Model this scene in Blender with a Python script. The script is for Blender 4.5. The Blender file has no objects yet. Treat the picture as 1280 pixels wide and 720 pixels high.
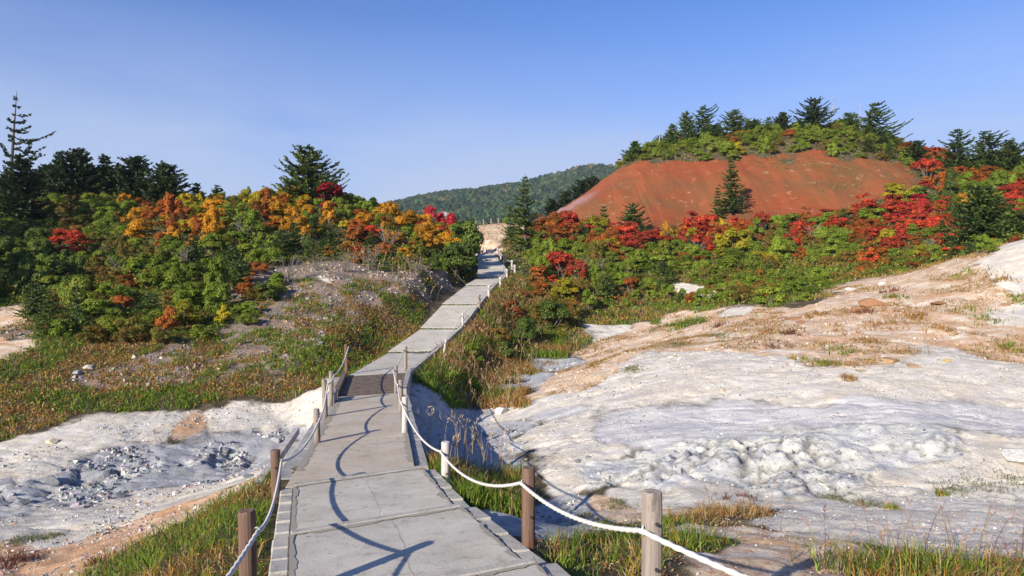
import bpy, bmesh, math, random
import numpy as np
from mathutils import Vector, Matrix

# ------------------------------------------------------------------ camera, sky, sun, exposure
scene = bpy.context.scene
COL = scene.collection
R = math.radians
F = 850.0                                   # focal length in pixels of a 1280 wide picture
cam_d = bpy.data.cameras.new("camera"); cam = bpy.data.objects.new("camera", cam_d); COL.objects.link(cam)
cam_d.sensor_width = 36.0; cam_d.lens = 36.0 * F / 1280.0
cam_d.clip_start = 0.05; cam_d.clip_end = 12000
cam.location = (0, 0, 0); cam.rotation_euler = (R(90), 0, 0)
scene.camera = cam
SUN_EL = 23.0
SUN_DIR = Vector((-0.60, -0.80, 0)).normalized() * math.cos(R(SUN_EL)) + Vector((0, 0, math.sin(R(SUN_EL))))
world = bpy.data.worlds.new("World"); scene.world = world; world.use_nodes = True
wn = world.node_tree.nodes; wl = world.node_tree.links
sky = wn.new("ShaderNodeTexSky"); sky.sky_type = 'NISHITA'; sky.sun_disc = False
sky.sun_elevation = R(SUN_EL)
sky.sun_rotation = math.atan2(SUN_DIR.x, SUN_DIR.y)
sky.altitude = 0; sky.air_density = 1.0; sky.dust_density = 1.0; sky.ozone_density = 6.0
bg = wn["Background"]; bg.inputs[1].default_value = 0.08
tintn = wn.new("ShaderNodeMix"); tintn.data_type = 'RGBA'; tintn.blend_type = 'MULTIPLY'; tintn.inputs[0].default_value = 1.0
tintn.inputs[7].default_value = (.72, .93, 1.30, 1)          # one even tint for the whole sky
wl.new(sky.outputs[0], tintn.inputs[6]); 
# a thin pale veil that thickens towards the horizon all the way round, with faint high streaks
tcn = wn.new("ShaderNodeTexCoord"); sepn = wn.new("ShaderNodeSeparateXYZ"); wl.new(tcn.outputs["Generated"], sepn.inputs[0])
vr = wn.new("ShaderNodeValToRGB"); wl.new(sepn.outputs[2], vr.inputs[0])
while len(vr.color_ramp.elements) < 6: vr.color_ramp.elements.new(.5)
for e, (p_, v_) in zip(vr.color_ramp.elements, ((0, 1.0), (.12, .93), (.19, .74), (.27, .40), (.36, .08), (.50, 0))):
    e.position = p_; e.color = (v_, v_, v_, 1)
mpn = wn.new("ShaderNodeMapping"); mpn.inputs["Scale"].default_value = (1.0, 1.6, 6.0); mpn.inputs["Rotation"].default_value = (.12, .25, .4); wl.new(tcn.outputs["Generated"], mpn.inputs[0])
cno = wn.new("ShaderNodeTexNoise"); cno.inputs["Scale"].default_value = 1.3; cno.inputs["Detail"].default_value = 5; cno.inputs["Distortion"].default_value = .6; wl.new(mpn.outputs[0], cno.inputs["Vector"])
mrn = wn.new("ShaderNodeMapRange"); wl.new(cno.outputs[0], mrn.inputs[0]); mrn.inputs[1].default_value = .3; mrn.inputs[2].default_value = .75; mrn.inputs[3].default_value = .62; mrn.inputs[4].default_value = 1.3
mun = wn.new("ShaderNodeMath"); mun.operation = 'MULTIPLY'; mun.use_clamp = True; wl.new(vr.outputs[0], mun.inputs[0]); wl.new(mrn.outputs[0], mun.inputs[1])
vmx = wn.new("ShaderNodeMix"); vmx.data_type = 'RGBA'; wl.new(mun.outputs[0], vmx.inputs[0]); wl.new(tintn.outputs[2], vmx.inputs[6]); vmx.inputs[7].default_value = (3.7, 4.4, 6.0, 1)
wl.new(vmx.outputs[2], bg.inputs[0])
sun_d = bpy.data.lights.new("sun", 'SUN'); sun_d.energy = 5.0; sun_d.angle = R(0.53); sun_d.color = (1.0, 0.91, 0.77)
sun = bpy.data.objects.new("sun", sun_d); COL.objects.link(sun)
sun.rotation_euler = SUN_DIR.to_track_quat('Z', 'Y').to_euler()
scene.view_settings.view_transform = 'Standard'; scene.view_settings.look = 'None'
scene.view_settings.exposure = 0.85; scene.view_settings.gamma = 1.0
scene.cycles.max_bounces = 5; scene.cycles.diffuse_bounces = 3; scene.cycles.transparent_max_bounces = 6
scene.cycles.volume_bounces = 0

rng = np.random.default_rng(7)
random.seed(7)

# ------------------------------------------------------------------ numeric helpers
_tab = rng.random((256, 256))
def vnoise(x, y):
    xi = np.floor(x).astype(int); yi = np.floor(y).astype(int)
    fx = x - xi; fy = y - yi
    fx = fx * fx * fx * (fx * (fx * 6 - 15) + 10); fy = fy * fy * fy * (fy * (fy * 6 - 15) + 10)
    a = _tab[xi & 255, yi & 255]; b = _tab[(xi + 1) & 255, yi & 255]
    c = _tab[xi & 255, (yi + 1) & 255]; d = _tab[(xi + 1) & 255, (yi + 1) & 255]
    return (a + (b - a) * fx) * (1 - fy) + (c + (d - c) * fx) * fy
def fbm(x, y, scale=1.0, octv=4, gain=0.5, seed=0):
    x = np.asarray(x, float); y = np.asarray(y, float)
    s = 0; amp = 1; tot = 0; f = 1.0 / scale
    for o in range(octv):
        ca, sa = math.cos(o * 1.1 + seed), math.sin(o * 1.1 + seed)
        s = s + amp * vnoise((x * ca - y * sa) * f + 17.3 * o + seed * 31.7, (x * sa + y * ca) * f + 9.1 * o + seed * 11.9)
        tot += amp; amp *= gain; f *= 2.03
    return s / tot - 0.5
def sstep(a, b, x):
    t = np.clip((x - a) / (b - a), 0, 1); return t * t * (3 - 2 * t)
def P(px, py, Y): return np.array([(px - 640) / F * Y, Y, (360 - py) / F * Y])
def pix(p): return 640 + p[..., 0] / p[..., 1] * F, 360 - p[..., 2] / p[..., 1] * F

# ------------------------------------------------------------------ object helpers
def tag(o, label=None, cat=None, group=None, kind=None):
    if label: o['label'] = label
    if cat: o['category'] = cat
    if group: o['group'] = group
    if kind: o['kind'] = kind
    return o
def empty(name, loc=(0, 0, 0), rz=0.0, parent=None):
    o = bpy.data.objects.new(name, None); o.empty_display_size = 0.2
    o.location = loc; o.rotation_euler = (0, 0, rz); COL.objects.link(o)
    if parent: o.parent = parent
    return o
def link(name, me, parent=None, loc=(0, 0, 0)):
    o = bpy.data.objects.new(name, me); COL.objects.link(o); o.location = loc
    if parent: o.parent = parent
    return o
def np_mesh(name, V, faces, mats=None, col=None, tint=None, smooth=False, mat_idx=None):
    """faces: list of (n,k) int arrays (tris / quads)"""
    me = bpy.data.meshes.new(name)
    V = np.asarray(V, np.float32)
    me.vertices.add(len(V)); me.vertices.foreach_set("co", V.ravel())
    if not isinstance(faces, (list, tuple)): faces = [faces]
    faces = [f for f in faces if len(f)]
    loops = np.concatenate([f.ravel() for f in faces]).astype(np.int32)
    sizes = np.concatenate([np.full(len(f), f.shape[1], np.int32) for f in faces])
    starts = np.concatenate([[0], np.cumsum(sizes)[:-1]]).astype(np.int32)
    me.loops.add(len(loops)); me.loops.foreach_set("vertex_index", loops)
    me.polygons.add(len(sizes)); me.polygons.foreach_set("loop_start", starts)
    try: me.polygons.foreach_set("loop_total", sizes)
    except Exception: pass
    me.polygons.foreach_set("use_smooth", np.full(len(sizes), smooth))
    if mat_idx is not None: me.polygons.foreach_set("material_index", np.asarray(mat_idx, np.int32))
    if mats is not None:
        for m in (mats if isinstance(mats, (list, tuple)) else [mats]): me.materials.append(m)
    if col is not None:
        a = me.attributes.new("col", 'FLOAT_COLOR', 'POINT')
        c = np.ones((len(V), 4), np.float32); c[:, :3] = col; a.data.foreach_set("color", c.ravel())
    if tint is not None:
        a = me.attributes.new("tint", 'FLOAT', 'POINT'); a.data.foreach_set("value", np.asarray(tint, np.float32))
    me.update(calc_edges=True)
    return me
def add_attr(me, name, vals):
    a = me.attributes.new(name, 'FLOAT', 'POINT'); a.data.foreach_set("value", np.asarray(vals, np.float32).ravel())
def bm_obj(name, bm, mat, parent=None, smooth=False, loc=(0, 0, 0)):
    me = bpy.data.meshes.new(name); bm.normal_update(); bm.to_mesh(me); bm.free()
    if mat: me.materials.append(mat)
    if smooth: me.polygons.foreach_set("use_smooth", np.full(len(me.polygons), True))
    return link(name, me, parent, loc)

# ------------------------------------------------------------------ material helpers
class NT:
    def __init__(s, name):
        s.m = bpy.data.materials.new(name); s.m.use_nodes = True
        s.t = s.m.node_tree; s.t.nodes.clear()
        s.out = s.n("ShaderNodeOutputMaterial")
    def n(s, t, **kw):
        nd = s.t.nodes.new(t)
        for k, v in kw.items(): setattr(nd, k, v)
        return nd
    def set(s, nd, i, v):
        if v is None: return
        if hasattr(v, 'is_linked') or isinstance(v, bpy.types.NodeSocket): s.t.links.new(v, nd.inputs[i])
        else: nd.inputs[i].default_value = v
    def noise(s, scale, detail=4, rough=0.55, vec=None, dist=0.0):
        nd = s.n("ShaderNodeTexNoise"); s.set(nd, "Scale", scale); s.set(nd, "Detail", detail)
        s.set(nd, "Roughness", rough); s.set(nd, "Distortion", dist)
        if vec is not None: s.set(nd, "Vector", vec)
        return nd.outputs[0]
    def voro(s, scale, feature='F1', vec=None, out=0):
        nd = s.n("ShaderNodeTexVoronoi", feature=feature); s.set(nd, "Scale", scale)
        if vec is not None: s.set(nd, "Vector", vec)
        return nd.outputs[out]
    def pos(s, scale=(1, 1, 1), obj=False):
        if obj: o = s.n("ShaderNodeTexCoord").outputs["Object"]
        else: o = s.n("ShaderNodeNewGeometry").outputs["Position"]
        mp = s.n("ShaderNodeMapping"); s.set(mp, 0, o); mp.inputs["Scale"].default_value = scale
        return mp.outputs[0]
    def attr(s, name, color=False):
        nd = s.n("ShaderNodeAttribute"); nd.attribute_name = name
        return nd.outputs["Color"] if color else nd.outputs["Fac"]
    def math(s, op, a, b=None, clamp=False):
        nd = s.n("ShaderNodeMath", operation=op, use_clamp=clamp); s.set(nd, 0, a); s.set(nd, 1, b); return nd.outputs[0]
    def ramp(s, fac, stops, interp='LINEAR'):
        nd = s.n("ShaderNodeValToRGB"); cr = nd.color_ramp; cr.interpolation = interp
        while len(cr.elements) < len(stops): cr.elements.new(0.5)
        for e, (p, c) in zip(cr.elements, stops):
            e.position = p; e.color = (c if isinstance(c, (tuple, list)) else (c, c, c)) + (() if isinstance(c, (tuple, list)) and len(c) == 4 else (1,)) if isinstance(c, (tuple, list)) else (c, c, c, 1)
        s.set(nd, 0, fac); return nd.outputs[0]
    def mix(s, fac, a, b, mode='MIX'):
        nd = s.n("ShaderNodeMix", data_type='RGBA', blend_type=mode)
        s.set(nd, 0, fac)
        for i, v in ((6, a), (7, b)):
            if isinstance(v, (tuple, list)): v = tuple(v) + ((1,) if len(v) == 3 else ())
            s.set(nd, i, v)
        return nd.outputs[2]
    def hsv(s, col, h=0.5, sat=1.0, v=1.0):
        nd = s.n("ShaderNodeHueSaturation"); s.set(nd, "Color", col); s.set(nd, "Hue", h); s.set(nd, "Saturation", sat); s.set(nd, "Value", v)
        return nd.outputs[0]
    def bump(s, h, strength=0.5, dist=0.05, normal=None):
        nd = s.n("ShaderNodeBump"); s.set(nd, "Height", h); nd.inputs["Strength"].default_value = strength
        nd.inputs["Distance"].default_value = dist
        if normal is not None: s.set(nd, "Normal", normal)
        return nd.outputs[0]
    def bsdf(s, col, rough=0.85, normal=None, spec=0.25):
        nd = s.n("ShaderNodeBsdfPrincipled")
        if isinstance(col, (tuple, list)): col = tuple(col) + ((1,) if len(col) == 3 else ())
        s.set(nd, "Base Color", col); s.set(nd, "Roughness", rough); s.set(nd, "Specular IOR Level", spec)
        if normal is not None: s.set(nd, "Normal", normal)
        s.t.links.new(nd.outputs[0], s.out.inputs[0]); return nd

# ------------------------------------------------------------------ terrain shape
# the path centre line and its borders in world metres (eye at z = 0)
PATH = [  # left border, right border, z  -- steps and slabs from the viewer to the top
    ((-1.05, 2.55), (0.62, 3.35), -1.80),
    ((-1.40, 4.25), (0.188, 5.02), -1.99),
    ((-2.008, 6.14), (-0.506, 6.94), -2.20),
    ((-2.646, 8.24), (-1.178, 9.10), -2.375),
    ((-2.95, 9.2), (-1.40, 9.72), -2.50),
    ((-4.26, 16.75), (-2.86, 17.4), -2.68),
    ((-4.78, 19.8), (-3.2, 20.6), -2.56),
    ((-4.75, 26.0), (-3.1, 26.2), -2.49),
    ((-4.05, 30.0), (-2.4, 30.0), -1.82),
    ((-3.5, 34.0), (-1.75, 34.0), -0.85),
    ((-2.75, 40.0), (-1.15, 40.0), 0.12),
    ((-2.2, 43.0), (-0.6, 43.0), 0.62),
    ((-2.4, 48.0), (-0.6, 48.0), 1.40),
    ((-2.75, 54.0), (-1.2, 54.0), 2.2),
    ((-3.05, 60.0), (-1.6, 60.0), 3.05),
]
CT = [  # terrain control points (px, py, depth)
    # right bank by the stairs
    (700, 700, 6.0), (760, 705, 6.0), (860, 700, 6.2), (620, 628, 8.6), (590, 615, 9.3), (560, 608, 9.6), (640, 640, 8.2),
    (930, 650, 8.5), (830, 650, 8.6), (720, 660, 8.8), (540, 590, 10.3),
    (1000, 700, 6.6), (1100, 715, 6.2), (1200, 720, 6.1), (1280, 720, 6.1), (1400, 720, 6.2),
    # ditch on the right, under the bridge
    (690, 645, 11.0), (650, 620, 12.2), (620, 600, 13.2), (590, 575, 14.8), (560, 556, 16.8), (600, 535, 19.0), (560, 530, 19.4),
    (600, 505, 22.5), (640, 480, 26.0), (680, 455, 30.0), (715, 432, 34.0), (760, 408, 38.0), (800, 388, 41.0), (850, 375, 43),
    # white ground right
    (760, 620, 11.5), (820, 622, 11.3), (900, 620, 10.8), (1000, 640, 9.6), (1100, 650, 9.0), (1200, 650, 9.0), (1280, 650, 9.0), (1500, 650, 9),
    (850, 595, 12.2), (950, 600, 11.9), (1050, 600, 11.8), (1150, 595, 12.0), (1280, 600, 11.8), (1500, 600, 12),
    (700, 575, 13.6), (780, 570, 13.6), (870, 555, 13.2), (980, 552, 13.2), (1080, 548, 13.2), (1180, 545, 13.2), (1280, 545, 13.2),
    (650, 530, 17.8), (700, 530, 16.8), (800, 530, 15.6), (900, 525, 15.4), (1000, 522, 15.2), (1100, 516, 15.0), (1200, 522, 15.0), (1280, 525, 15.0),
    (640, 500, 21.5), (700, 490, 20.5), (800, 480, 19.0), (900, 470, 18.6), (1000, 475, 18.0), (1130, 470, 17.6), (1280, 470, 17.5), (1500, 470, 18),
    (720, 460, 26.0), (800, 440, 25.0), (900, 430, 24.0), (1000, 430, 22.8), (1100, 430, 22.0), (1200, 430, 21.8), (1280, 430, 21.5),
    (850, 412, 32.0), (950, 398, 29.5), (1050, 392, 27.5), (1150, 385, 26.5), (1280, 375, 26.0),
    (760, 395, 42.0), (880, 380, 38.0), (980, 372, 34.0), (1080, 366, 32.0), (1180, 340, 32.0), (1280, 305, 31.0), (1400, 290, 31.0), (1600, 290, 31),
    # green flat behind, shrubs up to the dome
    (900, 355, 46.0), (1000, 345, 44.0), (1080, 345, 42.0), (1160, 330, 42.0), (1280, 300, 42.0),
    (720, 350, 45.0), (800, 335, 52.0), (900, 325, 54.0), (1000, 318, 54.0), (1100, 315, 52.0), (1200, 300, 50.0), (1280, 285, 50),
    (680, 310, 58.0), (760, 300, 62.0), (860, 295, 64.0), (960, 290, 64.0), (1060, 285, 63.0), (1160, 275, 62.0), (1280, 255, 60.0), (1450, 250, 60),
    (690, 275, 76.0), (760, 276, 74.0), (860, 272, 73.0), (960, 265, 73.0), (1060, 255, 73.0), (1160, 240, 73.0), (1280, 228, 70.0), (1450, 220, 70),
    (720, 255, 80.0), (755, 236, 82.0), (800, 208, 87.0), (860, 203, 85.0), (950, 200, 84.0), (1050, 198, 83.0), (1120, 205, 82.0),
    (830, 240, 77.0), (930, 235, 77.0), (1030, 230, 77.0), (1140, 208, 84.0), (1200, 218, 82.0), (1280, 212, 80.0), (1450, 205, 80),
    (805, 194, 93.0), (870, 181, 94.0), (950, 170, 96.0), (1040, 167, 96.0), (1105, 178, 94.0), (1180, 206, 95.0), (1280, 212, 92),
    (700, 262, 92.0), (740, 240, 100.0), (790, 212, 108.0), (900, 200, 112.0), (1050, 195, 112.0), (1250, 220, 110.0),
    # middle saddle
    (600, 308, 64.0), (620, 296, 70.0), (650, 288, 72.0), (590, 284, 78.0), (625, 279, 80.0), (660, 282, 80), (560, 290, 76), (610, 290, 95), (640, 300, 120), (560, 300, 110),
    # between path and ditch (embankment with plumed grass)
    (535, 470, 23.0), (560, 450, 26.5), (600, 425, 31.0), (625, 400, 35.0), (650, 365, 42.0), (655, 340, 48.0), (650, 325, 54.0),
    (570, 500, 22.3), (610, 475, 27.0), (660, 440, 32.0), (690, 415, 36.0), (730, 390, 41.0), (700, 360, 45.0), (690, 340, 50.0),
    # left bank near
    (300, 735, 4.8), (250, 720, 5.6), (200, 700, 6.6), (160, 720, 6.4), (270, 660, 7.2), (330, 640, 7.0), (320, 605, 9.2), (365, 590, 9.4),
    (60, 715, 7.6), (0, 720, 7.8), (-100, 720, 8.0), (100, 670, 9.4), (0, 672, 9.6), (-150, 670, 10), (190, 640, 10.0), (280, 612, 11.0),
    (330, 590, 12.2), (375, 570, 13.0),
    # stream on the left
    (0, 628, 12.4), (80, 612, 13.2), (160, 600, 14.0), (230, 588, 15.0), (290, 578, 15.8), (350, 560, 17.2), (390, 548, 18.3), (-150, 640, 12), (-400, 660, 11.5),
    # the grey bank beyond the stream
    (0, 595, 13.6), (80, 583, 14.4), (150, 572, 15.2), (220, 562, 16.0), (300, 548, 17.2), (360, 530, 18.6),
    (0, 548, 16.2), (100, 532, 17.0), (200, 522, 17.8), (300, 512, 18.8), (370, 500, 19.8), (405, 492, 20.2), (-200, 560, 16),
    # left grass slope
    (0, 500, 18.6), (100, 490, 19.6), (200, 478, 20.6), (300, 468, 21.6), (380, 455, 22.2), (-200, 500, 19),
    (0, 445, 22.0), (100, 440, 23.0), (200, 425, 24.5), (300, 410, 26.0), (380, 405, 26.5), (440, 418, 26.8), (480, 410, 29.6), (425, 440, 23.4),
    (0, 395, 26.0), (100, 385, 27.5), (200, 370, 29.5), (300, 360, 31.0), (370, 365, 30.5), (420, 345, 32.5), (500, 350, 34.5), (520, 378, 32.0), (-200, 390, 26),
    (0, 340, 33.0), (100, 335, 33.5), (200, 322, 35.0), (300, 320, 36.0), (400, 325, 37.0), (480, 325, 39.0), (550, 325, 43.0), (575, 345, 40), (-200, 330, 33),
    (0, 285, 41.0), (120, 285, 42.0), (240, 278, 43.0), (340, 275, 44.0), (440, 285, 45.0), (530, 298, 47.0), (575, 312, 50), (-200, 270, 41),
    (0, 248, 50.0), (120, 256, 50.0), (240, 262, 51.0), (340, 254, 52.0), (420, 252, 53.0), (500, 276, 55.0), (560, 296, 58.0), (-200, 230, 50),
    (0, 246, 62.0), (150, 262, 63.0), (300, 265, 64.0), (450, 280, 66.0), (540, 292, 72.0), (-200, 240, 62),
    (200, 300, 95.0), (450, 305, 95.0), (-100, 280, 95), 
]
cpts = [P(*c) for c in CT]
for (l, r_, z) in PATH:
    m = ((l[0] + r_[0]) / 2, (l[1] + r_[1]) / 2)
    if not (9.0 < m[1] < 19.5): cpts.append(np.array([m[0], m[1], z - 0.1]))
# ground round the viewer and far anchors
for x, y, z in [(-2.2, 3.2, -2.0), (-3.5, 2.5, -2.3), (1.5, 3.2, -1.9), (3, 3, -2.1), (0, 0, -1.6), (-6, 0, -2.6), (6, 0, -2.3), (0, -6, -1.4), (-15, 0, -4), (15, 0, -2.6),
                (-40, 0, -3), (40, 0, 0), (-40, 20, -1), (45, 25, 2), (-60, 45, 6), (90, 50, 9), (-80, 90, 2), (130, 90, 10), (0, 150, 2), (-120, 150, 0), (150, 150, 4), (0, -30, 0), (-60, -30, 0), (60, -30, 0)]:
    cpts.append(np.array([x, y, float(z)]))
cpts = np.array(cpts)
# thin plate spline through the points (coordinates compressed so that near and far points weigh alike)
def warp(x, y):
    return x / (12 + np.abs(y) * 0.5 + np.abs(x) * 0.25) * 10, np.sign(y + 6) * np.log1p(np.abs(y + 6) / 8.0) * 9
def kern(d2): return np.where(d2 > 0, d2 * np.log(np.maximum(d2, 1e-12)), 0)
cx, cy = warp(cpts[:, 0], cpts[:, 1])
n = len(cpts)
d2 = (cx[:, None] - cx) ** 2 + (cy[:, None] - cy) ** 2
A = np.zeros((n + 3, n + 3)); A[:n, :n] = kern(d2) + np.eye(n) * 0.12
Pm = np.c_[np.ones(n), cx, cy]; A[:n, n:] = Pm; A[n:, :n] = Pm.T
wts = np.linalg.solve(A, np.r_[cpts[:, 2], 0, 0, 0])
def base_z(x, y):
    wx, wy = warp(x, y); out = np.empty(len(x))
    for i in range(0, len(x), 20000):
        a, b = wx[i:i + 20000], wy[i:i + 20000]
        k = kern((a[:, None] - cx) ** 2 + (b[:, None] - cy) ** 2)
        out[i:i + 20000] = k @ wts[:n] + wts[n] + a * wts[n + 1] + b * wts[n + 2]
    return out
def axis(segs, first):
    v = [first]
    for stop, st in segs:
        k = max(1, int(round((stop - v[-1]) / st))); a = v[-1]
        v += list(a + (stop - a) * (np.arange(1, k + 1) / k))
    return np.array(v)
def grow(a, b, s0, g):
    v = [a]; s = s0
    while v[-1] < b: v.append(v[-1] + s); s *= g
    return v[1:]
ax_y = axis([(2, .5), (10, .085), (16.5, .06), (24, .11), (48, .34), (112, .8)], -30.0)
ax_y = np.r_[-np.array(grow(30, 1500, 6, 1.4))[::-1], ax_y, grow(112, 6000, 2, 1.22)]
ax_x = axis([(-32, .9), (-13, .4), (-10, .13), (-4, .08), (1, .12), (11, .075), (16, .13), (34, .4), (84, 1.0)], -72.0)
ax_x = np.r_[-np.array(grow(72, 5000, 1.5, 1.3))[::-1], ax_x, grow(84, 5000, 1.5, 1.3)]
GX, GY = np.meshgrid(ax_x, ax_y)
gx, gy = GX.ravel(), GY.ravel()
# outside the modelled valley the ground settles to a gentle rolling plain
inside = sstep(150, 105, gy) * sstep(-30, -12, gy) * sstep(125, 75, gx) * sstep(-95, -60, gx)
cxl, cyl = np.clip(gx, -95, 125), np.clip(gy, -29, 149)
gz = base_z(cxl, cyl) * inside + (1 - inside) * (2.0 + 3 * fbm(gx, gy, 90, 3, seed=5))
DZ0 = gz.copy()

def seg_dist(x, y, pts):
    """distance to a polyline and the z interpolated along it"""
    best = np.full(x.shape, 1e9); bz = np.zeros(x.shape); bs = np.zeros(x.shape)
    for (a, b) in zip(pts[:-1], pts[1:]):
        ax_, ay_, az_ = a; bx_, by_, bz_ = b
        L2 = (bx_ - ax_) ** 2 + (by_ - ay_) ** 2
        t = np.clip(((x - ax_) * (bx_ - ax_) + (y - ay_) * (by_ - ay_)) / L2, 0, 1)
        d = np.hypot(x - ax_ - t * (bx_ - ax_), y - ay_ - t * (by_ - ay_))
        m = d < best
        best = np.where(m, d, best); bz = np.where(m, az_ + t * (bz_ - az_), bz)
    return best, bz
CL = [((l[0] + r_[0]) / 2, (l[1] + r_[1]) / 2, z) for l, r_, z in PATH]
STAIR = [(0.5, 0.3, -1.62)] + CL[:4]; CLIMB = CL[6:] + [(-4.2, 66, 3.4), (-9, 70, 3.6)]
near_path = {}
for nm, pts, wide in (("stair", STAIR, 1.7), ("climb", CLIMB, 2.9)):
    d, pz = seg_dist(gx, gy, pts)
    near_path[nm] = d
    k = 1 - sstep(0.95, wide, d)
    gz = gz * (1 - k) + (pz - 0.22) * k
# ground classes: anchors in the picture found on the ground surface
class Ground: pass
def set_grid(z): Ground.Z = z.reshape(GX.shape)
set_grid(gz)
def ground_z(x, y):
    x = np.asarray(x, float); y = np.asarray(y, float)
    i = np.clip(np.searchsorted(ax_x, x) - 1, 0, len(ax_x) - 2); j = np.clip(np.searchsorted(ax_y, y) - 1, 0, len(ax_y) - 2)
    u = (x - ax_x[i]) / (ax_x[i + 1] - ax_x[i]); v = (y - ax_y[j]) / (ax_y[j + 1] - ax_y[j]); Z = Ground.Z
    return (Z[j, i] * (1 - u) + Z[j, i + 1] * u) * (1 - v) + (Z[j + 1, i] * (1 - u) + Z[j + 1, i + 1] * u) * v
_steps = np.concatenate([np.arange(3, 30, .05), np.arange(30, 120, .2)])
def hit(px, py):
    x = (px - 640) / F * _steps; z = (360 - py) / F * _steps
    below = z < ground_z(x, _steps)
    i = int(np.argmax(below)) if below.any() else len(_steps) - 1
    return np.array([x[i], _steps[i], float(ground_z(x[i:i + 1], _steps[i:i + 1])[0])])

CLS = {
 'w': "0,570 60,560 120,545 200,530 270,520 330,525 372,515 20,590 100,660 60,650 160,635 280,610 330,590 250,615 0,655 180,622 40,640 420,346 "
      "700,600 750,560 700,540 650,550 800,625 900,612 1000,650 1100,650 1200,650 1250,600 1200,690 700,500 800,480 900,468 1000,480 1130,480 1250,480 1080,635 1150,610 1230,570 "
      "1280,360 1250,330 862,368 905,394 758,412 660,510 850,460 950,450 1200,460 1060,480 620,520 1010,500 830,450 1250,400 1180,440 780,470 1270,345",
 'g': "0,620 50,612 100,592 150,578 200,567 250,560 300,548 340,540 100,612 200,592 20,640 60,625 150,605 240,580 300,570 350,555 "
      "560,540 600,530 590,500 640,482 680,455 650,645 680,665 705,645 620,590 540,560 570,500 620,560 560,520 530,520 610,520 600,490 625,540",  # ditch mud; the later anchors put the shade on its floor into the colour
 'b': "820,540 900,532 1000,524 1100,516 1200,522 1280,526 690,520 1150,520 1060,505 770,545",
 'c': "850,570 900,575 950,580 1000,575 1060,570 1120,560 740,595 820,590 1180,560 1000,560 900,560 640,555 280,565 170,590 120,600 230,575",
 't': "800,408 832,398 870,392 780,420 880,405 800,418 930,395 1030,412 1080,436 1180,428 1260,415 1220,372 1130,405 960,440 1010,445 700,480 740,470 20,702 60,690 100,700 130,680 180,652 230,640 60,720 0,690 1000,690 960,670 960,710 1020,705 700,470 720,460 760,440 800,432 850,412 900,412 950,402 1000,400 1060,420 1100,400 1150,420 "
      "1050,450 1200,400 1250,425 1000,430 1230,440 1200,352 1150,362 1100,380 980,390 1030,380 20,402 10,430 610,290 640,285 600,300 625,285 580,290 1160,340 930,420 1100,440 1180,380 1060,395 870,430 232,529 760,640 800,640 900,660 740,455",
 's': "720,400 782,402 820,378 845,385 700,400 735,385 815,400 640,450 665,430 690,425 880,380 790,390 200,705 250,665 300,625 340,655 330,705 365,592 0,530 50,512 100,500 150,490 200,495 250,492 300,482 350,482 390,470 410,440 440,420 460,400 0,480 60,460 150,440 260,440 "
      "520,375 540,360 100,380 0,350 200,370 300,330 400,310 500,300 560,310 300,270 400,260 100,270 0,260 250,400 120,410 60,430 500,330 450,320 "
      "600,600 640,612 570,620 700,695 760,690 850,680 900,650 930,640 1100,718 1150,715 1250,718 700,380 620,430 560,470 650,400 800,350 900,350 1000,340 1100,330 1000,378 950,365 "
      "690,330 760,300 900,300 1000,290 1100,270 1200,250 1280,240 1200,320 680,290 860,193 900,191 950,189 1000,187 1050,188 1095,193 900,185 960,175 1050,175 830,192 1100,185 1150,205 1200,215 640,360 600,450 700,360 730,370 660,440 560,330 480,380 800,370 840,410 640,330 660,300",
 'k': "200,462 300,420 350,380 400,370 430,352 470,362 380,420 330,445 430,392 500,352 370,395 60,400 340,410 40,420 250,460 150,465 480,350 450,375 540,340 420,346 400,350 350,350 440,340 385,345 400,400 360,410 320,435 280,440",
 'r': "860,208 900,206 960,205 1020,204 1070,206 700,265 760,240 830,220 900,222 960,222 1040,217 1100,206 850,250 1000,240 740,258 800,230 920,245 1060,230 780,262",
}
apts, acls = [], []
NAMES = list(CLS)
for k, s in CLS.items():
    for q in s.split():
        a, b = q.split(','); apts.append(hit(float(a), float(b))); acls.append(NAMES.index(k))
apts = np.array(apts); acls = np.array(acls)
lx, ly = warp(apts[:, 0], apts[:, 1])
wx, wy = warp(gx + fbm(gx, gy, 2.2, 3, seed=1) * 1.6 * np.clip(np.abs(gy) / 22, .5, 2.5), gy + fbm(gx, gy, 2.2, 3, seed=2) * 2.0 * np.clip(np.abs(gy) / 22, .5, 2.5))
W = np.zeros((len(gx), len(NAMES)))
for i in range(0, len(gx), 20000):
    d2 = (wx[i:i + 20000, None] - lx) ** 2 + (wy[i:i + 20000, None] - ly) ** 2
    k = 1 / (d2 + 0.004) ** 2.2
    for c in range(len(NAMES)): W[i:i + 20000, c] = k[:, acls == c].sum(1)
W /= W.sum(1, keepdims=True)
far = 1 - sstep(100, 70, np.abs(gx)) * sstep(118, 100, gy) * sstep(-20, -5, gy)
W *= (1 - far)[:, None]; W[:, NAMES.index('s')] += far
wd = {k: W[:, i] for i, k in enumerate(NAMES)}
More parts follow.
